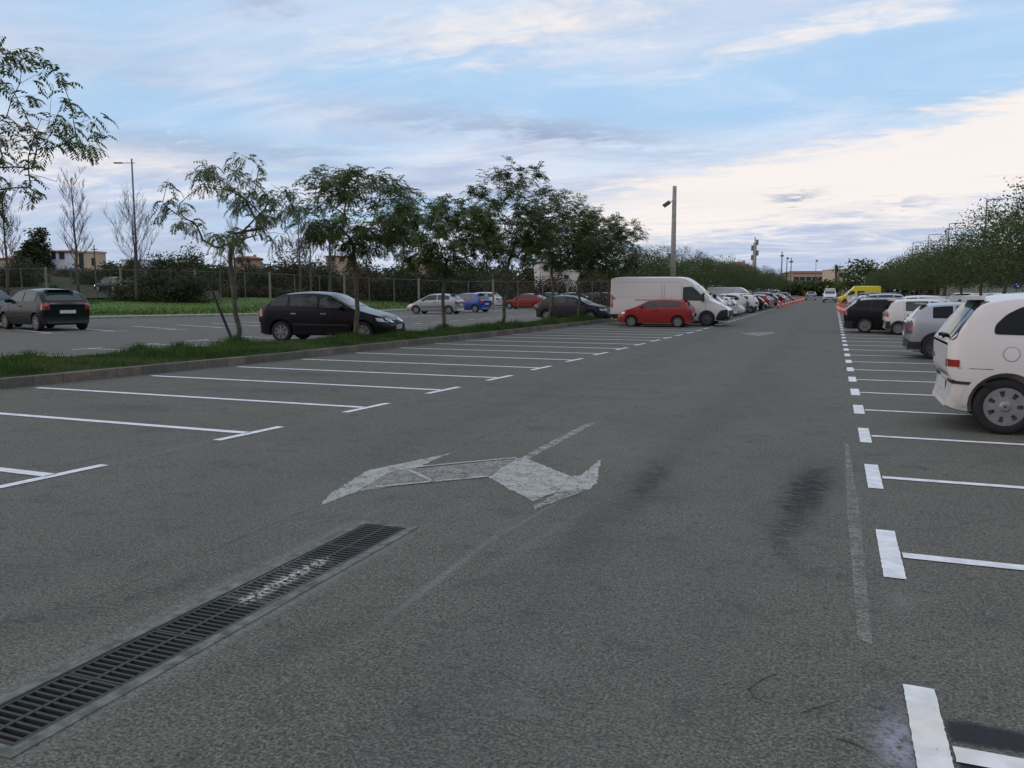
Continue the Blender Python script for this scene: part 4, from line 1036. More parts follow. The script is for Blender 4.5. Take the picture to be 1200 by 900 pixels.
class Car:
    def __init__(s, L, W, H, top, belt, wb, fo, rw, roofw=.78, zb=.20, crown=.05, nose=.30, tailr=.16, rake=((0, 0), (2, 0)), frake=((0, 0), (2, 0))):
        s.__dict__.update(L=L, W=W, H=H, wb=wb, fo=fo, rw=rw, roofw=roofw, zb=zb); s.belt = belt; s.parts = []
        prof = smoothprof(top, 2); s.prof = prof; s.hw = W/2
        xs_ = sorted(set([0, .012, .03, .055, .09, .13, .2, .3, L-.012, L-.03, L-.055, L-.09, L-.13, L-.18, L-.24, L-.32, L]+[round(L*k/46, 3) for k in range(1, 46)]+[round(p[0], 3) for p in prof]))
        xs_ = [x for i, x in enumerate(xs_) if i == 0 or x-xs_[i-1] > .009]; V = []; Fc = []
        def halfw(x):
            k = 1.0
            if x < .75: k *= 1-nose*(1-(1-max(0, 1-x/.75)**2.4)**.55)
            if x > L-.5: k *= 1-tailr*(1-(1-max(0, 1-(L-x)/.5)**2.6)**.5)
            return s.hw*k
        s.halfw = halfw
        K = 19
        for x in xs_:
            zt = interp(prof, x); w_ = halfw(x); b_ = min(interp(belt, x), zt-.05); e = min(x, L-x); z0 = zb+.07*max(0, 1-e/.3)**2
            def yz(z):
                if z >= b_-1e-5:
                    q = (z-b_)/max(H-b_, .1); B_ = interp(belt, x); q = (z-B_)/(H-B_) if z > B_ else 0
                    return w_*(.965-(.965-roofw)*q**1.15)
                q = (z-z0)/(b_-z0); return w_*(.93+.07*math.sin(PI/2*q/.55) if q < .55 else 1-.035*((q-.55)/.45)**2)
            ring = [(0, z0), (w_*.8, z0), (w_*.92, z0+.02)]
            for k in range(1, 8): z = z0+.02+(b_-z0-.02)*k/7; ring.append((yz(z), z))
            cr = min(.07, (zt-b_)*.6); zs = zt-cr
            for k in range(1, 4): z = b_+(zs-b_)*k/3; ring.append((yz(z), z))
            ye = yz(zs)
            cw = crown*(.5 if zt < H*.8 else 1)
            for a in (25, 55, 85): ring.append((ye-.09*(1-math.cos(math.radians(a))), zs+(cr-cw)*math.sin(math.radians(a))+.0))
            yl, zl = ring[-1]
            for k in range(1, 4): q = 1-k/3; ring.append((yl*q, zl+(zt-zl)*(1-q*q)))
            for (y, z) in ring:
                dxx = 0
                if x > L-.5: dxx = interp(rake, z)*((x-(L-.5))/.5)**2
                if x < .5: dxx = interp(frake, z)*((.5-x)/.5)**2
                V.append((L/2-x-dxx, y, z))
        s.K = len(ring); K = s.K
        nV = len(V); mir = [(a, -b, c) for a, b, c in V]; n = len(xs_)
        for i in range(n-1):
            for k in range(K-1): Fc.append((i*K+k, (i+1)*K+k, (i+1)*K+k+1, i*K+k+1))
        for k in range(K-1):
            pass
        Vall = V+mir; F2 = Fc+[tuple(nV+q for q in reversed(f)) for f in Fc]
        for k in range(K-1): F2.append((k, k+1, nV+k+1, nV+k)); e0 = (n-1)*K; F2.append((e0+k, nV+e0+k, nV+e0+k+1, e0+k+1))
        bm = bmesh.new(); vs = [bm.verts.new(v) for v in Vall]
        for f in F2:
            try: bm.faces.new([vs[i] for i in f])
            except ValueError: pass
        bmesh.ops.remove_doubles(bm, verts=bm.verts, dist=.0008); bmesh.ops.recalc_face_normals(bm, faces=bm.faces)
        for sg in (1, -1):
            cap = [f for f in bm.faces if f.normal.x*sg > .8 and min(v.co.x*sg for v in f.verts) > L/2-.14 and max(abs(v.co.y) for v in f.verts) > .25 and min(v.co.y for v in f.verts) < .01 and max(v.co.y for v in f.verts) > -.01 and min(v.co.y for v in f.verts)*max(v.co.y for v in f.verts) < -.02]
            if cap: bmesh.ops.inset_region(bm, faces=cap, thickness=.035, depth=0.0, use_even_offset=True)
        ngon = [f for f in bm.faces if len(f.verts) > 4]; bmesh.ops.triangulate(bm, faces=ngon)
        me = bpy.data.meshes.new('body'); bm.to_mesh(me); s.bvh = BVHTree.FromBMesh(bm); bm.free()
        # cut wheel arches
        tmp = bpy.data.objects.new('tmpbody', me); COL.objects.link(tmp); me.materials.append(M_PLAS); me.materials.append(M_SEAM)
        cb = MB(); cb.cur = 1
        for wx in (L/2-fo, L/2-fo-wb):
            for sg in (-1, 1):
                n2 = 28; rr_ = rw+.055; y0, y1 = sorted((sg*(s.hw-.24), sg*(s.hw+.2)))
                v = [(wx+rr_*math.cos(2*PI*k/n2), y0, rw+.01+rr_*math.sin(2*PI*k/n2)) for k in range(n2)]+[(wx+rr_*math.cos(2*PI*k/n2), y1, rw+.01+rr_*math.sin(2*PI*k/n2)) for k in range(n2)]
                cb.add(v, [tuple(range(n2)), tuple(range(2*n2-1, n2-1, -1))]+[(k, n2+k, n2+(k+1) % n2, (k+1) % n2) for k in range(n2)])
        cme = cb.mesh('cut'); cme.materials.append(M_PLAS); cme.materials.append(M_SEAM)
        bmc = bmesh.new(); bmc.from_mesh(cme); bmesh.ops.recalc_face_normals(bmc, faces=bmc.faces); bmc.to_mesh(cme); bmc.free()
        co = bpy.data.objects.new('cut', cme); COL.objects.link(co)
        md = tmp.modifiers.new('b', 'BOOLEAN'); md.object = co; md.operation = 'DIFFERENCE'; md.solver = 'EXACT'
        dg = bpy.context.evaluated_depsgraph_get(); dg.update(); nm = bpy.data.meshes.new_from_object(tmp.evaluated_get(dg))
        bpy.data.objects.remove(tmp); bpy.data.objects.remove(co)
        nm.materials.clear(); nm.name = 'body'
        for p in nm.polygons:
            if p.normal.z < -.6 and p.center.z < .33: p.material_index = 1
        nm.polygons.foreach_set('use_smooth', [True]*len(nm.polygons)); nm.set_sharp_from_angle(angle=math.radians(38))
        s.body = nm
        s.wheelx = (L/2-fo, L/2-fo-wb)
    def X(s, x): return s.L/2-x
    def patch(s, view, poly, off=.006, rnd=.05, maxl=.11):
        if rnd: poly = roundp(poly, rnd)
        v2, f = subdiv_poly(poly, maxl); v = []
        for (a, b) in v2:
            if view in 'LR':
                sg = 1 if view == 'L' else -1; o = Vector((s.X(a), sg*3, b)); d = Vector((0, -sg, 0))
            elif view == 'F': o = Vector((s.L, a, b)); d = Vector((-1, 0, 0))
            elif view == 'B': o = Vector((-s.L, a, b)); d = Vector((1, 0, 0))
            else: o = Vector((s.X(a), b, 4)); d = Vector((0, 0, -1))
            h, nr, _, _ = s.bvh.ray_cast(o, d)
            tries = 0
            while h is None and tries < 40:
                tries += 1
                if tries < 4: o.z += .0035; h, nr, _, _ = s.bvh.ray_cast(o, d); continue
                if view in 'LR': o.x *= .985
                elif view in 'FB': o.y *= .97
                else: o.x *= .985; o.y *= .97
                h, nr, _, _ = s.bvh.ray_cast(o, d)
            if h is None: h, nr, _, _ = s.bvh.find_nearest(o+d*(3-s.hw if view in 'LR' else s.L/2))
            if nr.dot(d) > 0: nr = -nr
            v.append(tuple(h+nr*off))
        # face orientation outward
        me = mesh('patch', v, f, True)
        nr = sum((p.normal for p in me.polygons), Vector()); o_ = {'L': Vector((0, 1, 0)), 'R': Vector((0, -1, 0)), 'F': Vector((1, 0, 0)), 'B': Vector((-1, 0, 0)), 'T': Vector((0, 0, 1))}[view]
        if nr.dot(o_) < 0: me.flip_normals()
        return me
    def add(s, name, me, mat, sub=None): s.parts.append((name, me, mat, sub)); return len(s.parts)-1
    def P(s, name, view, poly, mat, **k):
        if view == 'S': s.add(name, s.patch('L', poly, **k), mat); s.add(name, s.patch('R', poly, **k), mat)
        elif view in ('FF', 'BB'):
            s.add(name, s.patch(view[0], poly, **k), mat); s.add(name, s.patch(view[0], [(-a, b) for a, b in poly], **k), mat)
        else: s.add(name, s.patch(view, poly, **k), mat)
    def sidewin(s, x0, x1, pillars, mat=None, up=.10, lo=.055, pw=.07, rear_slant=0.0):
        edges = [x0]+[p for p in pillars]+[x1]
        for i in range(len(edges)-1):
            a = edges[i]+(pw/2 if i else 0); b = edges[i+1]-(pw/2 if i < len(edges)-2 else 0)
            n = 12; tp = []; bt = []
            for k in range(n+1):
                x = a+(b-a)*k/n; zt = min(interp(s.prof, x)-up, s.H-up); zb_ = interp(s.belt, x)+lo
                if zt > zb_+.02: tp.append((x, zt)); bt.append((x, zb_))
            if len(tp) < 3: continue
            if i == len(edges)-2 and rear_slant: tp = [(x, z) for x, z in tp if x < b-rear_slant*.5] or tp
            s.P('window', 'S', bt+tp[::-1], (mat[i] if isinstance(mat, (list, tuple)) else mat) or M_GLASS, rnd=.05, off=.010, maxl=.085)
    def seam(s, view, pts, w_=.010):
        q = []; h = w_/2
        for i, p in enumerate(pts):
            a = Vector(pts[max(i-1, 0)]); b = Vector(pts[min(i+1, len(pts)-1)]); d = (b-a).normalized(); n = Vector((-d.y, d.x))*h; q.append((Vector(p)+n, Vector(p)-n))
        poly = [tuple(a) for a, _ in q]+[tuple(b) for _, b in reversed(q)]
        s.P('door_seam', view, poly, M_SEAM, off=.003, rnd=0, maxl=.2)
    def windscreen(s, z0, z1, w0, w1, mat=None, name='windscreen', view='F'):
        s.P(name, view, [(-w0, z0), (w0, z0), (w1, z1), (-w1, z1)], mat or M_GLASS, rnd=.08, off=.007)
    def wheels(s, style, mat):
        pass
def wheel_meshes(rw, style):
    tw = .185 if rw < .34 else .21; ri = rw*.66
    R_ = Matrix.Rotation(-PI/2, 4, 'X')      # axis z -> +y
    ty = MB(); ty.lathe([(ri, -tw*.42), (ri*1.06, -tw*.5), (rw*.93, -tw*.5), (rw*.985, -tw*.4), (rw, -tw*.2), (rw, tw*.2), (rw*.985, tw*.4), (rw*.93, tw*.5), (ri*1.06, tw*.5), (ri, tw*.42)], 36, R_)
    for k in range(3):
        z = (-.25+.25*k)*tw; ty.lathe([(rw*1.001, z-.006), (rw*1.003, z), (rw*1.001, z+.006)], 36, R_)
    rm = MB()
    rm.cur = 1; rm.lathe([(ri*.99, -tw*.35), (ri*.9, -tw*.1), (0.01, -tw*.1)], 32, R_)
    rm.cur = 1; rm.lathe([(ri*.99, tw*.44), (ri*.93, tw*.2), (0.01, tw*.18)], 32, R_)
    rm.cur = 0; rm.lathe([(ri*1.0, tw*.40), (ri*1.03, tw*.50), (ri*.95, tw*.50), (ri*.92, tw*.40)], 36, R_)
    T = lambda z: Matrix.Translation((0, z, 0))
    def prism(poly, z0, z1): rm.prism(poly, z0, z1, R_)
    if style == 'cap7' or style == 'cap6':
        nn = 7 if style == 'cap7' else 6
        # domed disc with square-ish openings: radial segments
        rin, rmid, rout = ri*.30, ri*.56, ri*.95
        seg = nn*6
        def zz(r): return tw*(.53-.10*(r/ri)**2*0+.02*math.cos(r/ri*3))
        rad_ = [.012, rin*.6, rin, ri*.45, rmid, ri*.86, rout]
        for a in range(seg):
            for i in range(len(rad_)-1):
                if i == 4 and (a % 6) in (2, 3): continue
                r0_, r1_ = rad_[i], rad_[i+1]; a0, a1 = 2*PI*a/seg, 2*PI*(a+1)/seg
                z0 = zz(r0_)+(.012 if i < 2 else 0); z1 = zz(r1_)+(.012 if i < 1 else 0)
                pts = [Vector((r0_*math.cos(a0), r0_*math.sin(a0), z0)), Vector((r1_*math.cos(a0), r1_*math.sin(a0), z1)), Vector((r1_*math.cos(a1), r1_*math.sin(a1), z1)), Vector((r0_*math.cos(a1), r0_*math.sin(a1), z0))]
                rm.quad([R_ @ p for p in pts])
    else:
        ns = {'s5': 5, 's6': 6, 's7': 7, 's5d': 5}[style]
        for k in range(ns):
            a = 2*PI*k/ns+.3; ca, sa = math.cos(a), math.sin(a)
            offs = (0,) if style != 's5d' else (-.045, .045)
            for o_ in offs:
                poly = [(ri*.12, -ri*.11+o_), (ri*.95, -ri*.085+o_*1.6), (ri*.95, ri*.085+o_*1.6), (ri*.12, ri*.11+o_)]
                prism([(p[0]*ca-p[1]*sa, p[0]*sa+p[1]*ca) for p in poly], tw*.30, tw*.46)
        prism([(ri*.24*math.cos(q*PI/8), ri*.24*math.sin(q*PI/8)) for q in range(16)], tw*.28, tw*.50)
    return ty.mesh('tyre', True), rm.mesh('rim', False)
_wc = {}
def build_car(name, car, paint_, label, cat, x, y, az, z=0.0, wheel=('cap6', M_CAP), group=None, sc=1.0):
    root = empty(name, (x, y, z), az); root.scale = (sc, sc, sc); tag(root, label, cat, group)
    me = car.body if not car.body.materials else car.body.copy()
    me.materials.clear(); obj('body', me, (paint_, M_PLAS), root)
    for i, (nm, pm, mat, sub) in enumerate(car.parts):
        m2 = pm if not pm.materials else pm.copy()
        m2.materials.clear(); obj(nm, m2, mat if mat != 'paint' else paint_, root)
    key = (round(car.rw, 3), wheel[0])
    if key not in _wc: _wc[key] = wheel_meshes(car.rw, wheel[0])
    ty, rm = _wc[key]
    if not ty.materials: ty.materials.append(M_RUB)
    for wx in car.wheelx:
        for sg in (-1, 1):
            we = empty('wheel', (wx, sg*(car.hw-.115), car.rw)); we.parent = root; we.rotation_euler = (0, 0, 0 if sg > 0 else PI)
            o = bpy.data.objects.new('tyre', ty); COL.objects.link(o); o.parent = we
            r2 = rm if not rm.materials else rm.copy(); r2.materials.clear(); obj('rim', r2, (wheel[1], M_SEAM), we)
    return root
def mirror_mesh(car, x, z, body=True):
    m_ = MB(); out = []
    for sg in (-1, 1):
        m_ = MB(); y = sg*(car.hw+.04); X = car.X(x)
        prof = [(-.05, 0), (-.04, .06), (.0, .075), (.05, .05), (.055, -.03), (.0, -.06), (-.045, -.045)]
        v = []; 
        for dy, k in ((-.10, .6), (-.04, 1.0), (.05, 1.0), (.10, .55)):
            for (a, b) in prof: v.append((X+a*k*1.1, y+sg*dy*1.0, z+b*k*1.15))
        n = len(prof); f = [tuple(range(n)), tuple(range(4*n-1, 3*n-1, -1))]
        for r_ in range(3):
            for k in range(n): f.append((r_*n+k, (r_+1)*n+k, (r_+1)*n+(k+1) % n, r_*n+(k+1) % n))
        m_.add(v, f); car.add('mirror', m_.mesh('mirror', True), 'paint' if body else M_PLAS)
def plate(car, view, zc_, yc=0.0, w_=.26, letters=True):
    s = 1 if view == 'F' else -1
    h, nr, _, _ = car.bvh.ray_cast(Vector((s*car.L, yc, zc_)), Vector((-s, 0, 0)))
    X = h.x+s*.012; m_ = MB(); m_.box(min(X, X+s*.012), max(X, X+s*.012), yc-w_, yc+w_, zc_-.055, zc_+.055); car.add('number_plate', m_.mesh('plate'), M_PLATE)
    m_ = MB(); X += s*.0125 if s > 0 else -.0005
    for k in range(8):
        if k == 4: continue
        yy_ = yc-w_*.78+k*w_*.22; xa, xb = (X, X+.001) if s > 0 else (X-.001, X)
        m_.box(xa, xb, yy_-.012, yy_+.012, zc_-.034, zc_+.034)
    car.add('plate_characters', m_.mesh('plate_characters'), M_LET)
def handle(car, x, z, mat):
    for v_ in 'LR':
        sg = 1 if v_ == 'L' else -1
        h, nr, _, _ = car.bvh.ray_cast(Vector((car.X(x), sg*3, z)), Vector((0, -sg, 0)))
        m_ = MB(); y0, y1 = sorted((h.y, h.y+sg*.03)); m_.box(car.X(x)-.085, car.X(x)+.085, y0, y1, z-.018, z+.018); car.add('door_handle', m_.mesh('handle'), mat)

# ---- generic hatchback family
def hatch(L, W, H, wb, fo, rw, hood=.78, cowl=1.0, cx=1.05, rx=1.75, rrx=.55, tailz=.98, nosez=.62, belt0=.88, belt1=.95, roofw=.74, nose=.28, tailr=.16, pillars=(), sx0=None, sx1=None, glass=None, trim=True, handles=True, hmat='paint', bumper=None, tl=None, spoiler=True, frontslope=.0, grille=True, tailmat=M_TAIL, doors=2, tip=.04):
    top = [(0, nosez-.05), (.08, nosez), (.25, hood-.04), (.5, hood+.03), (cx-.1, cowl-.03), (cx, cowl), (rx-.12, H-.09), (rx+.05, H-.035), (rx+.55, H), (L-rrx-.5, H-.015), (L-rrx, H-.07), (L-.12, tailz+.03), (L, tailz-.07)]
    belt = [(0, .70), (cx, belt0), (L-.9, belt1), (L, belt1)]
    c = Car(L, W, H, top, belt, wb, fo, rw, roofw, .19, .045, nose, tailr, rake=((.2, .03), (.3, -.03), (.52, -.05), (.62, 0), (.9, .01)), frake=((.2, .05), (.3, -.02), (.5, -.03), (.62, .04), (.8, .10)))
    a = sx0 or cx+.12; b = sx1 or L-rrx-.05
    c.sidewin(a, b, pillars, glass)
    hwn = W/2
    c.windscreen(cowl+.04, H-.12, hwn*.80, hwn*.66)
    c.windscreen(tailz+.06, H-.13, hwn*.74, hwn*.62, name='rear_window', view='B')
    z = tailz
    c.P('tail_light', 'BB', tl or [(hwn*.60, z-.26), (hwn*.90, z-.26), (hwn*.86, z+.02), (hwn*.66, z+.0)], tailmat, rnd=.03, maxl=.06)
    c.P('tail_light', 'S', [(L-.17, z-.24), (L-.03, z-.24), (L-.04, z-.02), (L-.13, z-.0)], tailmat, rnd=.03, maxl=.06)
    c.P('headlight', 'FF', [(hwn*.38, nosez-.08), (hwn*.78, nosez-.06), (hwn*.80, nosez+.05), (hwn*.48, nosez+.03)], M_HEAD, rnd=.03, maxl=.06)
    c.P('headlight', 'S', [(.06, nosez-.06), (.36, nosez-.03), (.42, nosez+.07), (.14, nosez+.04)], M_HEAD, rnd=.03, maxl=.06)
    if grille: c.P('grille', 'F', [(-hwn*.32, nosez-.09), (hwn*.32, nosez-.09), (hwn*.34, nosez-.01), (-hwn*.34, nosez-.01)], M_PLAS, rnd=.02)
    c.P('lower_grille', 'F', [(-hwn*.55, .26), (hwn*.55, .26), (hwn*.5, .36), (-hwn*.5, .36)], M_PLAS, rnd=.03)
    if trim: c.P('side_trim', 'S', [(fo+rw+.1, .47), (fo+wb-rw-.1, .49), (fo+wb-rw-.1, .54), (fo+rw+.1, .52)], M_PLAS if trim is True else trim, rnd=.01, off=.008)
    if bumper: c.P('bumper', 'B', [(-hwn*.86, .27), (hwn*.86, .27), (hwn*.86, .50), (-hwn*.86, .50)], bumper, rnd=.03, off=.009); c.P('bumper', 'F', [(-hwn*.8, .27), (hwn*.8, .27), (hwn*.8, .48), (-hwn*.8, .48)], bumper, rnd=.03, off=.009)
    plate(c, 'B', .64 if tailz > .9 else .5); plate(c, 'F', .43)
    mirror_mesh(c, cx+.28, belt0+.10)
    xs_ = [cx+.18]+list(pillars[:doors]) if doors > 1 else [cx+.18, pillars[0] if pillars else cx+1.4]
    for q, xx in enumerate(xs_): c.seam('S', [(xx, .27), (xx, belt0-.02)])
    if handles:
        for xx in xs_[1:]: handle(c, xx-.17, belt0-.08, hmat)
    c.P('door_seam', 'S', [(cx+.18, .258), (fo+wb-rw-.1, .258), (fo+wb-rw-.1, .268), (cx+.18, .268)], M_SEAM, rnd=0, off=.003, maxl=.3)
    if spoiler:
        m_ = MB(); X0 = c.X(L-rrx+.03); m_.add([(X0+.12, -hwn*.58, H-.045), (X0+.12, hwn*.58, H-.045), (X0-.12, hwn*.54, H-.05), (X0-.12, -hwn*.54, H-.05), (X0+.12, -hwn*.58, H-.09), (X0+.12, hwn*.58, H-.09), (X0-.12, hwn*.54, H-.07), (X0-.12, -hwn*.54, H-.07)],
                       [(0, 3, 2, 1), (4, 5, 6, 7), (0, 1, 5, 4), (1, 2, 6, 5), (2, 3, 7, 6), (3, 0, 4, 7)]); c.add('spoiler', m_.mesh('spoiler'), 'paint')
    return c
def spot(car, wpx, wpy, which, az, side, sc=1.0):
    """centre of a car whose visible wheel touches the ground at the pixel; which 0 front 1 rear, side +1 left -1 right"""
    gx, gy = g(wpx, wpy); lx = car.wheelx[which]*sc; ly = side*(car.hw-.1)*sc
    return gx-(lx*math.cos(az)-ly*math.sin(az)), gy-(lx*math.sin(az)+ly*math.cos(az))
P_BLACK = carpaint('black_paint', (.006, .005, .009), 0, .22, .05); P_DGREEN = carpaint('dark_green_paint', (.004, .010, .009), 0, .22, .05); P_NAVY = carpaint('navy_paint', (.005, .007, .018), 0, .22, .05)
P_WHITE = carpaint('white_paint', (.62, .60, .58), 0, .35, .35); P_WHITE2 = carpaint('white_paint', (.66, .66, .67), 0, .3, .15); P_SILV = carpaint('silver_paint', (.36, .37, .39), .5, .3, .2)
P_RED = carpaint('red_paint', (.30, .018, .016), .0, .3, .15); P_RED2 = carpaint('red_paint', (.26, .02, .02), .0, .3, .15); P_BLUE = carpaint('blue_paint', (.012, .06, .26), .1, .25, .1); P_TEAL = carpaint('teal_paint', (.02, .10, .10), .2, .3, .1)
P_CREAM = carpaint('cream_white_paint', (.70, .665, .635), 0, .3, .45); P_GREY = carpaint('grey_paint', (.13, .14, .15), .3, .3, .2); P_SLATE = carpaint('slate_paint', (.035, .037, .048), .3, .3, .15)
P_YEL = carpaint('yellow_paint', (.72, .60, .03), 0, .4, .1); P_PINK = carpaint('off_white_van_paint', (.68, .65, .62), 0, .35, .25)
# Black five-door hatchback on the left
ib = hatch(3.98, 1.70, 1.46, 2.46, .80, .30, hood=.80, cowl=1.0, cx=1.12, rx=1.85, rrx=.62, tailz=.98, nosez=.64, belt0=.90, belt1=.98, pillars=(2.12, 3.02), sx0=1.2, sx1=3.55, hmat=M_CHROME, tl=[(.52, .80), (.74, .80), (.72, 1.02), (.56, 1.0)])
az = math.radians(12); x, y = spot(ib, 331, 400.5, 1, az, -1, 1.09)
build_car('parked_car', ib, P_BLACK, 'black five-door hatchback with silver door handles parked behind the wide open street tree', 'car', x, y, az, wheel=('s7', M_ALLOY), sc=1.09)
# dark green three-door at left, seen from rear corner
po = hatch(3.74, 1.66, 1.43, 2.41, .75, .285, hood=.82, cowl=.98, cx=1.0, rx=1.7, rrx=.5, tailz=.95, belt0=.90, belt1=.93, pillars=(2.25,), sx0=1.1, sx1=3.15, doors=1, tl=[(.56, .72), (.76, .72), (.74, .93), (.60, .93)], hmat=M_PLAS)
m_ = MB(); m_.lathe([(.001, 0), (.045, 0), (.045, .008), (.001, .008)], 16, Matrix.Translation((-1.83, 0, .86)) @ Matrix.Rotation(-PI/2, 4, 'Y')); po.add('badge', m_.mesh('badge'), M_CHROME)
az = math.radians(164); x, y = spot(po, 45, 388, 1, az, 1, 1.2)
build_car('parked_car', po, P_DGREEN, 'dark green three-door hatchback seen from the rear corner at the left edge', 'car', x, y, az, wheel=('s7', M_CAP), sc=1.2)
# partial dark car at the very edge
ed = hatch(4.0, 1.68, 1.45, 2.5, .80, .29, pillars=(2.1, 3.0), trim=False)
az = math.radians(-14)
x, y, _ = dep(16, 386, 36.5); x -= 2.35*math.cos(az); y -= 2.35*math.sin(az)+.3
build_car('parked_car', ed, P_BLACK, 'blue-black car cut by the left edge, only its front corner and plate showing', 'car', x, y, az, sc=1.2)
# car behind the fence with shining headlamp
fa = hatch(4.3, 1.78, 1.5, 2.6, .88, .31, pillars=(2.25, 3.15), trim=False)
x, y, _ = dep(133, 346, 85); az = YAW+PI-.55
r_ = build_car('parked_car', fa, P_NAVY, 'dark blue car with a bright headlamp parked behind the far fence', 'car', x, y, az, z=bank_h(x, y))
M_LIT = simple('lit_headlamp', (.9, .9, .9), .2); M_LIT.node_tree.nodes['Principled BSDF'].inputs['Emission Color'].default_value = (1, .97, .9, 1); M_LIT.node_tree.nodes['Principled BSDF'].inputs['Emission Strength'].default_value = 3.0
for ch in r_.children:
    if ch.name.split('.')[0] == 'headlight': ch.data.materials[0] = M_LIT
# silver 206-like
si = hatch(3.84, 1.65, 1.43, 2.44, .76, .285, hood=.74, cowl=.98, cx=.98, rx=1.72, rrx=.55, tailz=.94, nosez=.60, pillars=(2.35,), sx0=1.1, sx1=3.25, doors=1, hmat=M_PLAS)
az = math.radians(184); x, y = spot(si, 526, 368.3, 1, az, 1)
build_car('parked_car', si, P_SILV, 'silver three-door hatchback parked facing the grass field, beside a bright blue car', 'car', x, y, az, wheel=('s7', M_CAP))
bl = hatch(3.82, 1.65, 1.46, 2.49, .75, .285, hood=.80, cowl=1.0, cx=1.0, rx=1.72, rrx=.42, tailz=.95, pillars=(2.0, 2.85), sx1=3.3, trim=False)
az = math.radians(172); x, y = spot(bl, 557, 366.3, 1, az, 1)
build_car('parked_car', bl, P_BLUE, 'bright blue hatchback beside the silver hatchback', 'car', x, y, az, wheel=('s7', M_CAP))
rd = hatch(4.08, 1.69, 1.40, 2.54, .80, .285, hood=.76, cowl=.93, cx=1.2, rx=1.95, rrx=.95, tailz=.92, nosez=.60, belt0=.84, belt1=.9, pillars=(2.2, 3.0), sx1=3.5)
az = math.radians(178); x, y = spot(rd, 628, 362.4, 1, az, 1)
build_car('parked_car', rd, P_RED2, 'long red saloon-like hatchback with white hubcaps behind the tallest street tree', 'car', x, y, az, wheel=('cap7', M_CAP))
c4 = hatch(4.26, 1.77, 1.47, 2.61, .92, .31, hood=.84, cowl=1.02, cx=1.2, rx=2.05, rrx=.7, tailz=1.0, nosez=.66, belt0=.92, belt1=1.0, pillars=(2.3, 3.2), sx1=3.8, trim=False)
az = math.radians(-3); x, y = spot(c4, 641, 376.3, 1, az, -1, 0.94)
build_car('parked_car', c4, P_SLATE, 'dark slate compact car parked behind two tree trunks, left of the white van', 'car', x, y, az, wheel=('s5', M_ALLOY), sc=.94)
for (px, py, az_, pt, lb, tp) in ((640, 359.5, 180, P_TEAL, 'teal green car half hidden behind the red saloon-like hatchback', bl), (665, 359, 178, P_SILV, 'silver car behind the dark slate compact car', c4), (690, 358.5, 180, P_BLACK, 'black car seen between two tree trunks beyond the dark slate compact car', bl), (706, 358.5, 182, P_WHITE2, 'white car just left of the white van, far side of the second lot', c4)):
    x, y = g(px, py); build_car('parked_car', tp, pt, lb, 'car', x, y, math.radians(az_), wheel=('s7', M_CAP))
x, y, _ = dep(567, 351, 84); build_car('parked_car', fa, P_WHITE2, 'small white car beyond the grass field above the blue hatchback', 'car', x, y-1, YAW+PI-.3, z=bank_h(x, y)-.25)

# red three-door hatch beside the van
c2 = hatch(3.67, 1.66, 1.42, 2.31, .72, .285, hood=.86, cowl=1.04, cx=.95, rx=1.62, rrx=.30, tailz=1.0, nosez=.70, belt0=.92, belt1=.98, roofw=.72, nose=.34, pillars=(2.15,), sx0=1.1, sx1=3.15, doors=1, trim=False, tl=[(.54, .88), (.76, .88), (.70, 1.22), (.60, 1.2)], hmat=M_PLAS)
c2.P('tail_light', 'S', [(3.50, .86), (3.64, .86), (3.56, 1.12), (3.46, 1.14)], M_TAIL, rnd=.03)
az = math.radians(181); x, y = spot(c2, 794, 384.0, 1, az, 1, 0.89)
build_car('parked_car', c2, P_RED, 'small red three-door hatchback parked against the side of the white van', 'car', x, y, az, wheel=('s7', M_ALLOY), sc=.89)

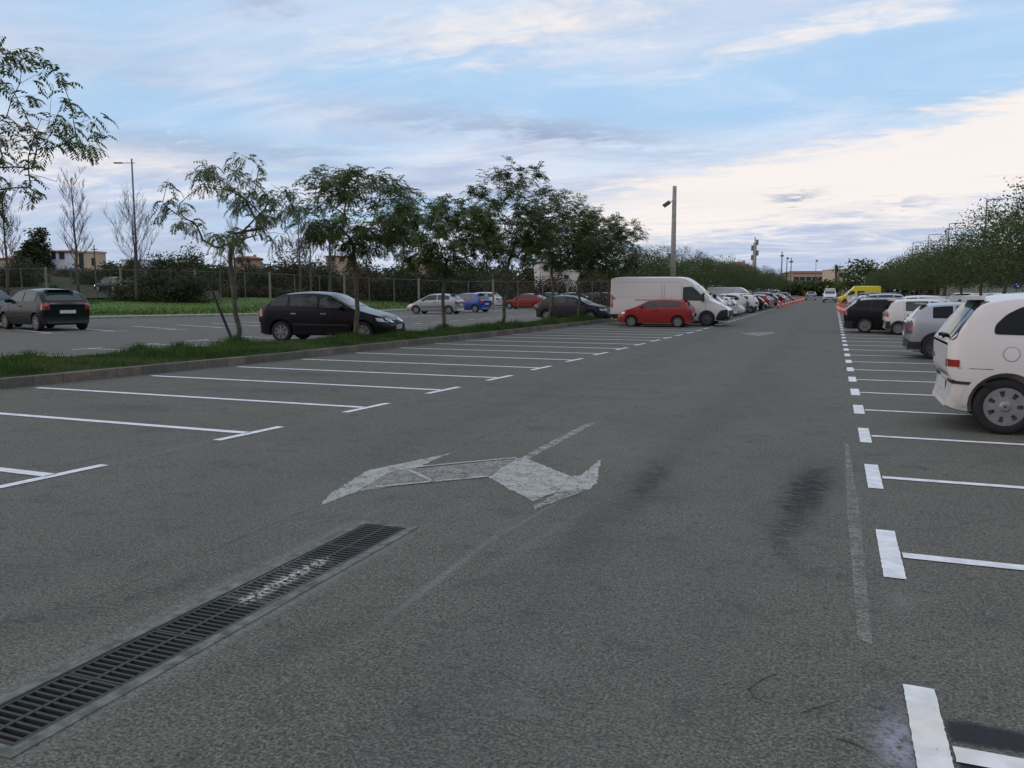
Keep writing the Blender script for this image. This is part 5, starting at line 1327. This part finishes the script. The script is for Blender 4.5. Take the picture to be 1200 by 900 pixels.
# white panel van
def van(L, W, H, wb, fo, rw):
    top = [(0, .72), (.10, .86), (.45, 1.05), (.85, 1.22), (1.45, H-.42), (1.85, H-.10), (2.15, H-.02), (L-.5, H), (L-.06, H-.03), (L, H-.12)]
    belt = [(0, .9), (.8, 1.12), (L, 1.15)]
    c = Car(L, W, H, top, belt, wb, fo, rw, .86, .24, .05, .22, .05, rake=((0, 0), (1.1, 0), (2.3, .02)), frake=((.2, .05), (.5, -.04), (.8, 0), (1, .05)))
    hwn = W/2
    c.P('window', 'S', [(1.02, 1.16), (2.05, 1.16), (2.05, 1.78), (1.62, 1.80), (1.30, 1.52)], M_GLASS, rnd=.06)
    c.windscreen(1.26, H-.42, hwn*.82, hwn*.74)
    c.P('bumper', 'F', [(-hwn*.82, .28), (hwn*.82, .28), (hwn*.82, .72), (-hwn*.82, .72)], M_PLAS, rnd=.08, off=.012)
    c.P('bumper', 'S', [(.02, .28), (.55, .28), (.5, .5), (.35, .72), (.04, .78)], M_PLAS, rnd=.06, off=.012)
    c.P('headlight', 'FF', [(hwn*.5, .80), (hwn*.85, .84), (hwn*.84, 1.0), (hwn*.6, .93)], M_HEAD, rnd=.04)
    c.P('headlight', 'S', [(.10, .84), (.42, .92), (.48, 1.04), (.2, .98)], M_HEAD, rnd=.04)
    c.P('side_rail', 'S', [(2.95, 1.17), (4.25, 1.17), (4.25, 1.20), (2.95, 1.20)], M_SEAM, rnd=.0, off=.008)
    c.P('bumper', 'S', [(fo+wb+.45, .30), (L-.02, .30), (L-.02, .52), (fo+wb+.45, .52)], M_PLAS, rnd=.03, off=.01)
    c.P('bumper', 'B', [(-hwn*.9, .30), (hwn*.9, .30), (hwn*.9, .52), (-hwn*.9, .52)], M_PLAS, rnd=.03, off=.012)
    c.P('side_trim', 'S', [(fo+rw+.12, .46), (fo+wb-rw-.12, .46), (fo+wb-rw-.12, .60), (fo+rw+.12, .60)], M_PLAS, rnd=.01, off=.008)
    c.P('tail_light', 'S', [(L-.14, .82), (L-.02, .82), (L-.02, 1.42), (L-.10, 1.42)], M_TAIL, rnd=.02)
    c.P('tail_light', 'BB', [(hwn*.84, .82), (hwn*.96, .82), (hwn*.95, 1.42), (hwn*.85, 1.42)], M_TAIL, rnd=.02)
    for xx in (1.02, 2.12, 2.9, 3.02): c.seam('S', [(xx, .35), (xx, 1.1), (xx, 1.95)] if xx > 2 else [(xx, .5), (xx, 1.1)])
    c.seam('S', [(2.2, 1.32), (L-.15, 1.32)], .006); c.seam('S', [(2.2, 2.0), (L-.15, 2.0)], .006)
    c.seam('B', [(0, .5), (0, 1.9)])
    c.windscreen(1.3, 1.85, hwn*.8, hwn*.78, name='rear_window', view='B', mat=M_TINT)
    for sg in (-1, 1):
        m_ = MB(); X = c.X(1.12); y = sg*(hwn+.13); m_.tube([(X, sg*(hwn-.03), 1.22), (X, y, 1.24)], .03, 6); m_.box(X-.05, X+.06, y-.07, y+.09, 1.12, 1.50); c.add('mirror', m_.mesh('mirror'), M_PLAS)
    m_ = MB(); m_.tube([(c.X(.75), -.2, 1.245), (c.X(1.15), -.35, 1.62)], .012, 5); c.add('wiper', m_.mesh('wiper'), M_PLAS)
    plate(c, 'F', .42); plate(c, 'B', .62)
    handle(c, 1.9, 1.08, M_PLAS)
    return c
vn = van(5.45, 2.02, 2.28, 3.45, .95, .335)
az = math.radians(0); x, y = spot(vn, 828, 382.4, 0, az, -1)
build_car('parked_van', vn, P_PINK, 'large white panel van with black bumper parked behind the small red hatchback', 'van', x, y, az, wheel=('cap6', M_DKRIM))

# ---- right row: near white compact MPV (rear corner)
def mpv():
    L, W, H = 4.04, 1.69, 1.60; wb, fo, rw = 2.63, .78, .315
    top = [(0, .66), (.08, .76), (.4, .92), (.9, 1.06), (1.0, 1.10), (1.85, H-.10), (2.1, H-.03), (2.7, H), (L-.75, H-.02), (L-.42, H-.07), (L-.30, H-.13), (L-.08, 1.10), (L-.03, 1.04), (L, .94)]
    belt = [(0, .8), (1.0, .96), (L-.5, 1.04), (L, 1.05)]
    c = Car(L, W, H, top, belt, wb, fo, rw, .80, .22, .05, .26, .24, rake=((.2, .04), (.30, -.02), (.44, -.07), (.60, -.075), (.66, -.01), (1.0, .0)), frake=((.2, .05), (.5, -.03), (.7, .05)))
    hwn = W/2
    # rear screen with dark border wrapping onto the corners
    c.P('rear_window', 'B', [(-hwn*.90, 1.04), (hwn*.90, 1.04), (hwn*.87, 1.30), (hwn*.80, 1.48), (-hwn*.80, 1.48), (-hwn*.87, 1.30)], M_TINT, rnd=.05, off=.006, maxl=.07)
    c.P('rear_glass', 'B', [(-hwn*.64, 1.09), (hwn*.64, 1.09), (hwn*.62, 1.30), (hwn*.58, 1.45), (-hwn*.58, 1.45), (-hwn*.62, 1.30)], M_GLASSB, rnd=.05, off=.010, maxl=.07)
    c.P('window', 'S', [(2.50, 1.10), (3.56, 1.12), (3.55, 1.22), (3.44, 1.34), (3.28, 1.43), (3.0, 1.47), (2.50, 1.48)], M_TINT, rnd=.05, maxl=.08)
    c.P('window', 'S', [(1.35, 1.07), (2.42, 1.10), (2.42, 1.48), (1.85, 1.46)], M_GLASS, rnd=.05, maxl=.08)
    c.windscreen(1.14, 1.48, hwn*.82, hwn*.66)
    c.P('reflector', 'BB', [(hwn*.70, .745), (hwn*.90, .745), (hwn*.90, .825), (hwn*.70, .825)], M_TAIL, rnd=.01, maxl=.05, off=.008)
    c.P('reflector', 'S', [(L-.16, .745), (L-.02, .745), (L-.02, .825), (L-.16, .825)], M_TAIL, rnd=.01, maxl=.05, off=.008)
    c.P('bumper_strip', 'S', [(L-.46, .545), (L-.04, .555), (L-.04, .585), (L-.46, .58)], M_PLAS, rnd=.01, off=.012, maxl=.05)
    c.P('bumper_strip', 'BB', [(hwn*.45, .55), (hwn*.94, .55), (hwn*.94, .585), (hwn*.45, .585)], M_PLAS, rnd=.01, off=.012, maxl=.05)
    c.P('bumper_sill', 'B', [(-hwn*.55, .615), (hwn*.55, .615), (hwn*.55, .64), (-hwn*.55, .64)], M_GREYPL, rnd=.01, off=.010, maxl=.08)
    # hatch and bumper seams
    c.seam('B', [(-hwn*.66, 1.05), (-hwn*.66, .66)], .008); c.seam('B', [(hwn*.66, 1.05), (hwn*.66, .66)], .008); c.seam('B', [(-hwn*.66, .655), (hwn*.66, .655)], .008)
    c.seam('S', [(L-.56, .73), (L-.02, .735)], .006); 
    # fuel flap ring
    for v_ in 'R':
        n = 20; cx_, cz_, r_ = 3.38, .905, .082
        o_ = [(cx_+r_*math.cos(2*PI*k/n), cz_+r_*math.sin(2*PI*k/n)) for k in range(n+1)]
        for (a, b) in zip(o_[:-1], o_[1:]):
            pass
        ring = [(cx_+r_*math.cos(2*PI*k/n), cz_+r_*math.sin(2*PI*k/n)) for k in range(n)]
        c.add('fuel_flap_gap', c.patch('R', ring, off=.0035, rnd=0, maxl=.05), M_SEAM)
        ring = [(cx_+(r_-.005)*math.cos(2*PI*k/n), cz_+(r_-.005)*math.sin(2*PI*k/n)) for k in range(n)]
        c.add('fuel_flap', c.patch('R', ring, off=.006, rnd=0, maxl=.05), 'paint')
    # wheel arch lip
    for wx in (fo, fo+wb):
        a0, a1, r0_, r1_ = -.05, PI+.05, rw+.058, rw+.115
        arc = [(wx+r0_*math.cos(a0+(a1-a0)*k/18), rw+.01+r0_*math.sin(a0+(a1-a0)*k/18)) for k in range(19)]+[(wx+r1_*math.cos(a1-(a1-a0)*k/18), rw+.01+r1_*math.sin(a1-(a1-a0)*k/18)) for k in range(19)]
        c.P('arch_lip', 'S', arc, 'paint', rnd=0, off=.016, maxl=.06)
    c.P('mud_flap', 'S', [(L-.62, .20), (L-.50, .22), (L-.50, .26), (L-.60, .26)], M_PLAS, rnd=0)
    plate(c, 'B', .49); plate(c, 'F', .45)
    m_ = MB(); h, nr, _, _ = c.bvh.ray_cast(Vector((-L, .25, 1.10)), Vector((1, 0, 0))); m_.box(h.x-.05, h.x+.01, -.42, -.05, 1.085, 1.105); m_.box(h.x-.07, h.x+.01, -.09, -.02, 1.06, 1.10); c.add('wiper', m_.mesh('wiper'), M_PLAS)
    m_ = MB(); m_.box(c.X(L-.42), c.X(L-.20), -hwn*.6, hwn*.6, H-.10, H-.055); c.add('spoiler', m_.mesh('spoiler'), 'paint')
    mirror_mesh(c, 1.35, 1.08); handle(c, 2.25, .95, 'paint'); handle(c, 3.05, .97, 'paint')
    c.seam('S', [(2.46, .3), (2.46, 1.05)]); c.seam('S', [(1.25, .3), (1.25, 1.0)]); c.seam('S', [(3.02, .66), (3.2, 1.07)])
    c.P('headlight', 'S', [(.1, .72), (.5, .82), (.55, .9), (.15, .82)], M_HEAD); c.P('headlight', 'FF', [(hwn*.45, .66), (hwn*.8, .68), (hwn*.82, .8), (hwn*.5, .76)], M_HEAD)
    return c
M_GLASSB = glassmat('rear_glass', (.07, .125, .145), .06); M_GLASSB.node_tree.nodes['Principled BSDF'].inputs['Coat Weight'].default_value = 0; M_GLASSB.node_tree.nodes['Principled BSDF'].inputs['Specular IOR Level'].default_value = .3; M_GLASSB.node_tree.nodes['Principled BSDF'].inputs['IOR'].default_value = 1.22; M_GREYPL = simple('grey_plastic', (.16, .16, .17), .6)
mv = mpv(); az = math.radians(0); x, y = spot(mv, 1174, 508.3, 1, az, -1)
build_car('parked_car', mv, P_CREAM, 'white compact people carrier with round fuel flap, nearest car at the right edge', 'car', x, y, az, wheel=('cap7', M_CAP))
# silver crossover
cr = hatch(4.16, 1.78, 1.50, 2.6, .85, .33, hood=.92, cowl=1.08, cx=1.1, rx=1.8, rrx=.40, tailz=1.02, nosez=.75, belt0=.96, belt1=1.02, pillars=(2.2, 3.05), sx1=3.55, bumper=M_PLAS, trim=False, tailr=.26,
           tl=[(.42, .66), (.84, .66), (.82, .98), (.48, .98)], tailmat=M_DKRIM, glass=M_TINT)
cr.P('tail_light', 'BB', [(.55, .78), (.78, .78), (.76, .92), (.57, .92)], M_TAIL, rnd=.03, off=.012)
cr.P('tail_light', 'S', [(4.00, .78), (4.13, .78), (4.12, .92), (4.01, .92)], M_TAIL, rnd=.02, off=.012)
cr.P('side_cladding', 'S', [(1.25, .22), (3.0, .22), (3.0, .42), (1.25, .42)], M_PLAS, rnd=.05, off=.01)
cr.P('bumper', 'S', [(3.80, .26), (4.14, .26), (4.14, .46), (3.80, .46)], M_PLAS, rnd=.03, off=.009)
x0_ = g(1095, 421)
x, y = (1.62+4.16/2*.9, 21.6+.8)
build_car('parked_car', cr, P_SILV, 'silver crossover with dark rear lamps and roof spoiler beyond the nearest white car', 'car', x, y, 0.0, wheel=('s5', M_DKRIM), sc=.9)
# small white five-door
mt = hatch(3.5, 1.50, 1.48, 2.34, .62, .265, hood=.88, cowl=1.0, cx=.85, rx=1.4, rrx=.28, tailz=.98, nosez=.66, belt0=.90, belt1=.93, pillars=(1.85, 2.75), sx0=.98, sx1=2.78, tailr=.2, tl=[(.52, .76), (.72, .76), (.68, .92), (.54, .92)], hmat=M_PLAS)
mt.P('bumper', 'S', [(2.98+.28, .24), (3.49, .24), (3.49, .56), (2.98+.28, .56)], M_PLAS, rnd=.03, off=.009)
az = 0.0; x, y = spot(mt, 1052, 392.6, 1, az, -1, 0.89)
build_car('parked_car', mt, P_CREAM, 'small white five-door city car between the silver crossover and the black crossover', 'car', x, y, az, wheel=('s6', M_CAP), sc=.89)
sv = hatch(4.45, 1.82, 1.64, 2.6, .90, .35, hood=1.0, cowl=1.16, cx=1.25, rx=1.95, rrx=.62, tailz=1.1, nosez=.85, belt0=1.04, belt1=1.16, pillars=(2.35, 3.25), sx1=3.95, trim=False, glass=M_TINT, tailr=.22, tl=[(.55, .92), (.86, .92), (.84, 1.05), (.60, 1.06)])
sv.P('bumper', 'S', [(4.05, .24), (4.43, .24), (4.43, .56), (4.05, .56)], M_PLAS, rnd=.04, off=.009)
m_ = MB()
for sg in (-1, 1): m_.tube([(sv.X(1.9), sg*.62, 1.60), (sv.X(2.2), sg*.62, 1.67), (sv.X(3.6), sg*.62, 1.66), (sv.X(3.85), sg*.62, 1.58)], .02, 6)
sv.add('roof_rails', m_.mesh('rails'), M_ALLOY)
x, y = spot(sv, 1013, 390.2, 1, 0.0, -1, 0.81)
build_car('parked_car', sv, P_BLACK, 'black crossover with roof rails and alloy wheels in the right row', 'car', x, y, 0.0, wheel=('s5d', M_ALLOY), sc=.81)

# ---- rows of further cars: prototypes copied
base_types = {'hatch': (ib, ('cap6', M_CAP)), 'small': (mt, ('s6', M_CAP)), 'mpv': (mv, ('cap7', M_CAP)), 'suv': (sv, ('s5d', M_ALLOY)), 'compact': (c4, ('s5', M_ALLOY)), 'mini': (c2, ('cap7', M_CAP))}
pc = {}
SCL = .89
def place_car(kind, pt, x, y, az_, label, group, far=False):
    key = (kind, pt.name, far)
    if key not in pc:
        car, wh = base_types[kind]
        r_ = build_car('parked_car', car, pt, label, 'car', x, y, az_, wheel=wh, group=group, sc=SCL)
        if far:
            for ch in list(r_.children):
                if ch.name.split('.')[0] in ('door_seam', 'door_handle', 'grille', 'lower_grille', 'side_trim', 'fuel_flap', 'fuel_flap_gap', 'wiper', 'bumper_strip', 'bumper_sill', 'mud_flap', 'arch_lip'): bpy.data.objects.remove(ch)
        pc[key] = r_; return r_
    r_ = copy_tree(pc[key]); r_.location = (x, y, 0); r_.rotation_euler = (0, 0, az_); r_['label'] = label; r_['group'] = group; return r_
cn = {'white': P_WHITE2, 'black': P_BLACK, 'silver': P_SILV, 'grey': P_GREY, 'red': P_RED, 'blue': P_BLUE, 'navy': P_NAVY, 'slate': P_SLATE}
kd = {'hatch': 'hatchback', 'small': 'city car', 'mpv': 'people carrier', 'suv': 'crossover', 'compact': 'compact car', 'mini': 'three-door'}
left = [('suv', 'navy'), ('compact', 'white'), ('small', 'white'), ('suv', 'white'), ('hatch', 'silver'), ('mini', 'white'), ('hatch', 'white'), ('compact', 'navy'), ('mpv', 'white'), ('hatch', 'grey'), ('small', 'white'), ('compact', 'silver'), ('suv', 'white'), ('hatch', 'black'), ('compact', 'navy'),
        ('hatch', 'slate'), ('mini', 'red'), ('compact', 'silver'), ('hatch', 'black'), ('suv', 'grey'), ('compact', 'slate'), ('hatch', 'silver'), ('compact', 'navy'), ('suv', 'black'), ('hatch', 'white'), ('compact', 'silver'), ('mpv', 'grey'), ('hatch', 'slate')]
random.seed(21)
yy = 41.6
cntk = {}
for i, (k, cname) in enumerate(left):
    car = base_types[k][0]; rear = random.random() < .6 or i == 0
    xe = -5.35+.05*i*.3+random.uniform(-.25, .25)-(0 if i else .0); az_ = PI if rear else 0.0
    if i == 0: xe = -4.75
    place_car(k, cn[cname], xe-car.L/2, yy+.85, az_+random.uniform(-.03, .03), '%s %s in the left row, %s beyond the white van' % (cname, kd[k], ORD[i]), 'cars parked in the left row', far=i > 5)
    yy += 2.1 if i < 14 else (2.5 if i < 20 else 5.0)
right_ = [('compact', 'white'), ('mpv', 'white'), ('hatch', 'silver'), ('compact', 'slate'), ('hatch', 'white'), ('mini', 'white'), ('suv', 'silver'), ('hatch', 'black'), ('compact', 'grey'), ('small', 'white'), ('hatch', 'navy'), ('compact', 'silver'), ('hatch', 'white'), ('suv', 'slate'), ('compact', 'navy'), ('hatch', 'silver'), ('mini', 'grey'), ('compact', 'white'), ('hatch', 'slate')]
for i, (k, cname) in enumerate(right_):
    car = base_types[k][0]; y = 37.6+2.1*i+(4 if i > 9 else 0)+max(0, i-12)*3
    place_car(k, cn[cname], .75+random.uniform(-.05, .35)+car.L/2, y, random.choice((0, 0, PI)), '%s %s in the right row, %s beyond the black crossover' % (cname, kd[k], ORD[i]), 'cars parked in the right row', far=i > 3)
third = ['white', 'white', 'silver', 'grey', 'white', 'white', 'blue', 'silver', 'white', 'black', 'white', 'silver', 'white', 'grey', 'white', 'white']
for i, cname in enumerate(third):
    k = ('hatch', 'compact', 'mpv', 'suv')[i % 4]; car = base_types[k][0]
    place_car(k, cn[cname], 8.8+car.L/2, 44+2.5*i, PI if i % 3 else 0, '%s %s behind the right tree trunks, %s from the right' % (cname, kd[k], ORD[i]), 'cars parked behind the right trees', far=True)

# white panel van among the left row cars
x, y = -5.3-5.45/2, 66.3
r_ = build_car('parked_van', vn, P_WHITE2, 'distant white van in the left row of parked cars', 'van', -5.5-5.45/2, 76.0, 0.0, wheel=('cap6', M_DKRIM))
r_.scale = (.85, .85, .85)
# oncoming silver car and pale pick-up on the lane
r_ = build_car('moving_car', c4, P_SILV, 'silver-blue car driving away down the lane beside the far orange cones', 'car', -3.9, 158, PI/2+.05, wheel=('s5', M_ALLOY))
def pickup():
    L, W, H = 4.9, 1.78, 1.72
    top = [(0, .78), (.08, .95), (.9, 1.10), (1.15, 1.14), (1.85, H-.08), (2.1, H), (2.9, H-.01), (3.05, H-.08), (3.15, 1.12), (3.3, 1.08), (L, 1.06)]
    c = Car(L, W, H, top, [(0, .85), (1.1, 1.02), (L, 1.02)], 2.95, .85, .35, .80, .3, .04, .2, .04)
    c.windscreen(1.2, H-.14, .72, .62); c.windscreen(1.2, H-.16, .62, .58, name='rear_window', view='B')
    c.P('window', 'S', [(1.45, 1.08), (2.85, 1.08), (2.85, H-.12), (1.95, H-.12)], M_GLASS)
    c.P('grille', 'F', [(-.45, .62), (.45, .62), (.45, .76), (-.45, .76)], M_PLAS); c.P('headlight', 'FF', [(.5, .64), (.76, .64), (.76, .78), (.52, .78)], M_HEAD)
    c.P('bumper', 'F', [(-.75, .34), (.75, .34), (.75, .54), (-.75, .54)], M_PLAS, off=.01); c.P('tail_light', 'BB', [(.7, .7), (.84, .7), (.84, .95), (.7, .95)], M_TAIL, rnd=.01)
    plate(c, 'F', .46); mirror_mesh(c, 1.5, 1.15)
    m_ = MB(); m_.box(c.X(4.8), c.X(2.0), -.7, .7, H+.02, H+.28); c.add('roof_load', m_.mesh('roof_load'), 'paint')
    return c
pk = pickup()
build_car('moving_pickup', pk, P_WHITE2, 'pale vehicle with a white load on its roof coming along the lane towards the cones', 'pick-up', -.6, 128, -PI/2, wheel=('cap6', M_CAP))
# ambulance
def ambulance():
    L, W, H = 5.9, 2.0, 2.62
    top = [(0, .75), (.1, .92), (.8, 1.18), (1.0, 1.24), (1.6, 2.0), (1.9, 2.2), (2.15, 2.58), (2.4, H), (L-.1, H), (L, H-.1)]
    c = Car(L, W, H, top, [(0, .9), (.9, 1.15), (L, 1.15)], 3.4, .95, .34, .86, .25, .05, .2, .04)
    c.windscreen(1.3, 2.02, .82, .76); c.P('window', 'S', [(1.2, 1.2), (2.2, 1.2), (2.2, 1.85), (1.65, 1.85)], M_GLASS); c.P('window', 'S', [(2.6, 1.35), (3.6, 1.35), (3.6, 1.85), (2.6, 1.85)], M_TINT)
    c.P('side_band', 'S', [(2.5, 1.22), (L-.2, 1.22), (L-.2, 1.32), (2.5, 1.32)], M_TAIL, rnd=0, off=.008)
    c.P('white_panel', 'S', [(2.3, .5), (L-1.6, .5), (L-1.6, 1.2), (2.3, 1.2)], P_WHITE2, rnd=.03, off=.005)
    c.P('rear_door', 'B', [(-.86, .5), (.86, .5), (.82, 2.4), (-.82, 2.4)], M_TAILO, rnd=.03); c.P('tail_light', 'BB', [(.88, .7), (.97, .7), (.95, 1.2), (.88, 1.2)], M_TAIL, rnd=.01)
    c.P('bumper', 'F', [(-.8, .28), (.8, .28), (.8, .6), (-.8, .6)], M_PLAS, off=.01); c.P('headlight', 'FF', [(.5, .7), (.85, .7), (.85, .9), (.55, .86)], M_HEAD)
    m_ = MB(); m_.box(c.X(2.5), c.X(2.2), -.6, .6, H, H+.12); c.add('beacon_bar', m_.mesh('beacon'), simple('beacon_blue', (.03, .06, .4), .3))
    plate(c, 'F', .42); mirror_mesh(c, 1.3, 1.4, False)
    return c
amb = ambulance()
build_car('ambulance', amb, P_YEL, 'bright yellow ambulance with orange rear doors parked beyond the right row', 'ambulance', 3.0, 118, PI+.12, wheel=('cap6', M_DKRIM), sc=.86)

# ------------------------------------------------------------------ traffic cones
M_CONE = simple('cone_orange', (.70, .11, .04), .5, var=.1); M_CWHT = simple('cone_white', (.7, .68, .66), .5); M_CBAS = simple('cone_base', (.55, .09, .04), .6)
cone0 = None
def place_cone(x, y, label, sc=1.0):
    global cone0
    if cone0 is None:
        r_ = empty('traffic_cone', (x, y, 0)); r_['category'] = 'traffic cone'
        m_ = MB(); m_.prism([(-.2, -.17), (-.17, -.2), (.17, -.2), (.2, -.17), (.2, .17), (.17, .2), (-.17, .2), (-.2, .17)], 0, .035); m_.obj('base', M_CBAS, r_)
        m_ = MB(); m_.lathe([(.145, .035), (.128, .14), (.075, .48), (.04, .70), (.032, .72), (.0, .722)], 18); m_.obj('cone_body', M_CONE, r_, True)
        m_ = MB(); m_.lathe([(.118, .22), (.097, .36)], 18); m_.v = [(a*1.01+0, b*1.01, c) for a, b, c in m_.v]; m_.obj('reflective_band', M_CWHT, r_, True)
        cone0 = r_
    else: r_ = copy_tree(cone0)
    r_.location = (x, y, 0); r_['label'] = label; r_['group'] = 'orange traffic cones along the lane'; r_.scale = (sc, sc, sc)
for i in range(13):
    y = 82+6.2*i; place_cone(-4.85-.004*i, y, 'orange traffic cone in the left line of cones, %s from the near end' % ORD[i])
for i, (x, y) in enumerate(((.62, 64.5), (.45, 68.0), (.75, 70.5), (.40, 74.0), (.5, 84), (.45, 96))):
    place_cone(x, y, 'orange traffic cone at the right row of cars, %s from the near end' % ORD[i], 1.0)
# second small sign at the end of the street
x, y = base_at(969, 250); m_ = MB(); m_.tube([(0, 0, 0), (0, 0, 2.6)], .06, 6); Mx = Matrix.Rotation(YAW, 4, 'Z') @ Matrix.Translation((0, -.08, 2.9)) @ Matrix.Rotation(PI/2, 4, 'X')
m_.prism([(0, -.3), (.33, .27), (-.33, .27)], 0, .03, Mx); tag(m_.obj('traffic_sign', simple('give_way_sign', (.65, .5, .45), .5), loc=(x, y, 0)), 'tiny triangular give way sign at the end of the street', 'traffic sign')
S.cycles.max_bounces = 4; S.cycles.diffuse_bounces = 2; S.cycles.glossy_bounces = 2; S.cycles.transparent_max_bounces = 12

# grass tufts round the street tree feet
pp = []; hh = []; random.seed(5)
for (bx_, by_) in ((-15.05, 18.2), (-13.05, 21.0), (-13.25, 27.4), (-12.4, 30.8), (-12.6, 37.6), (-12.35, 41.3), (-15.0, 11.9), (-14.2, 15.2), (-14.6, 14.4)):
    for _ in range(900):
        a = random.uniform(0, 2*PI); r = abs(random.gauss(0, .33)); pp.append((bx_+r*math.cos(a), by_+r*math.sin(a)*1.3, .16)); hh.append(random.uniform(.1, .34)*math.exp(-r*.9))
blades('grass', pp, np.array(hh), .007, M_BLADE)
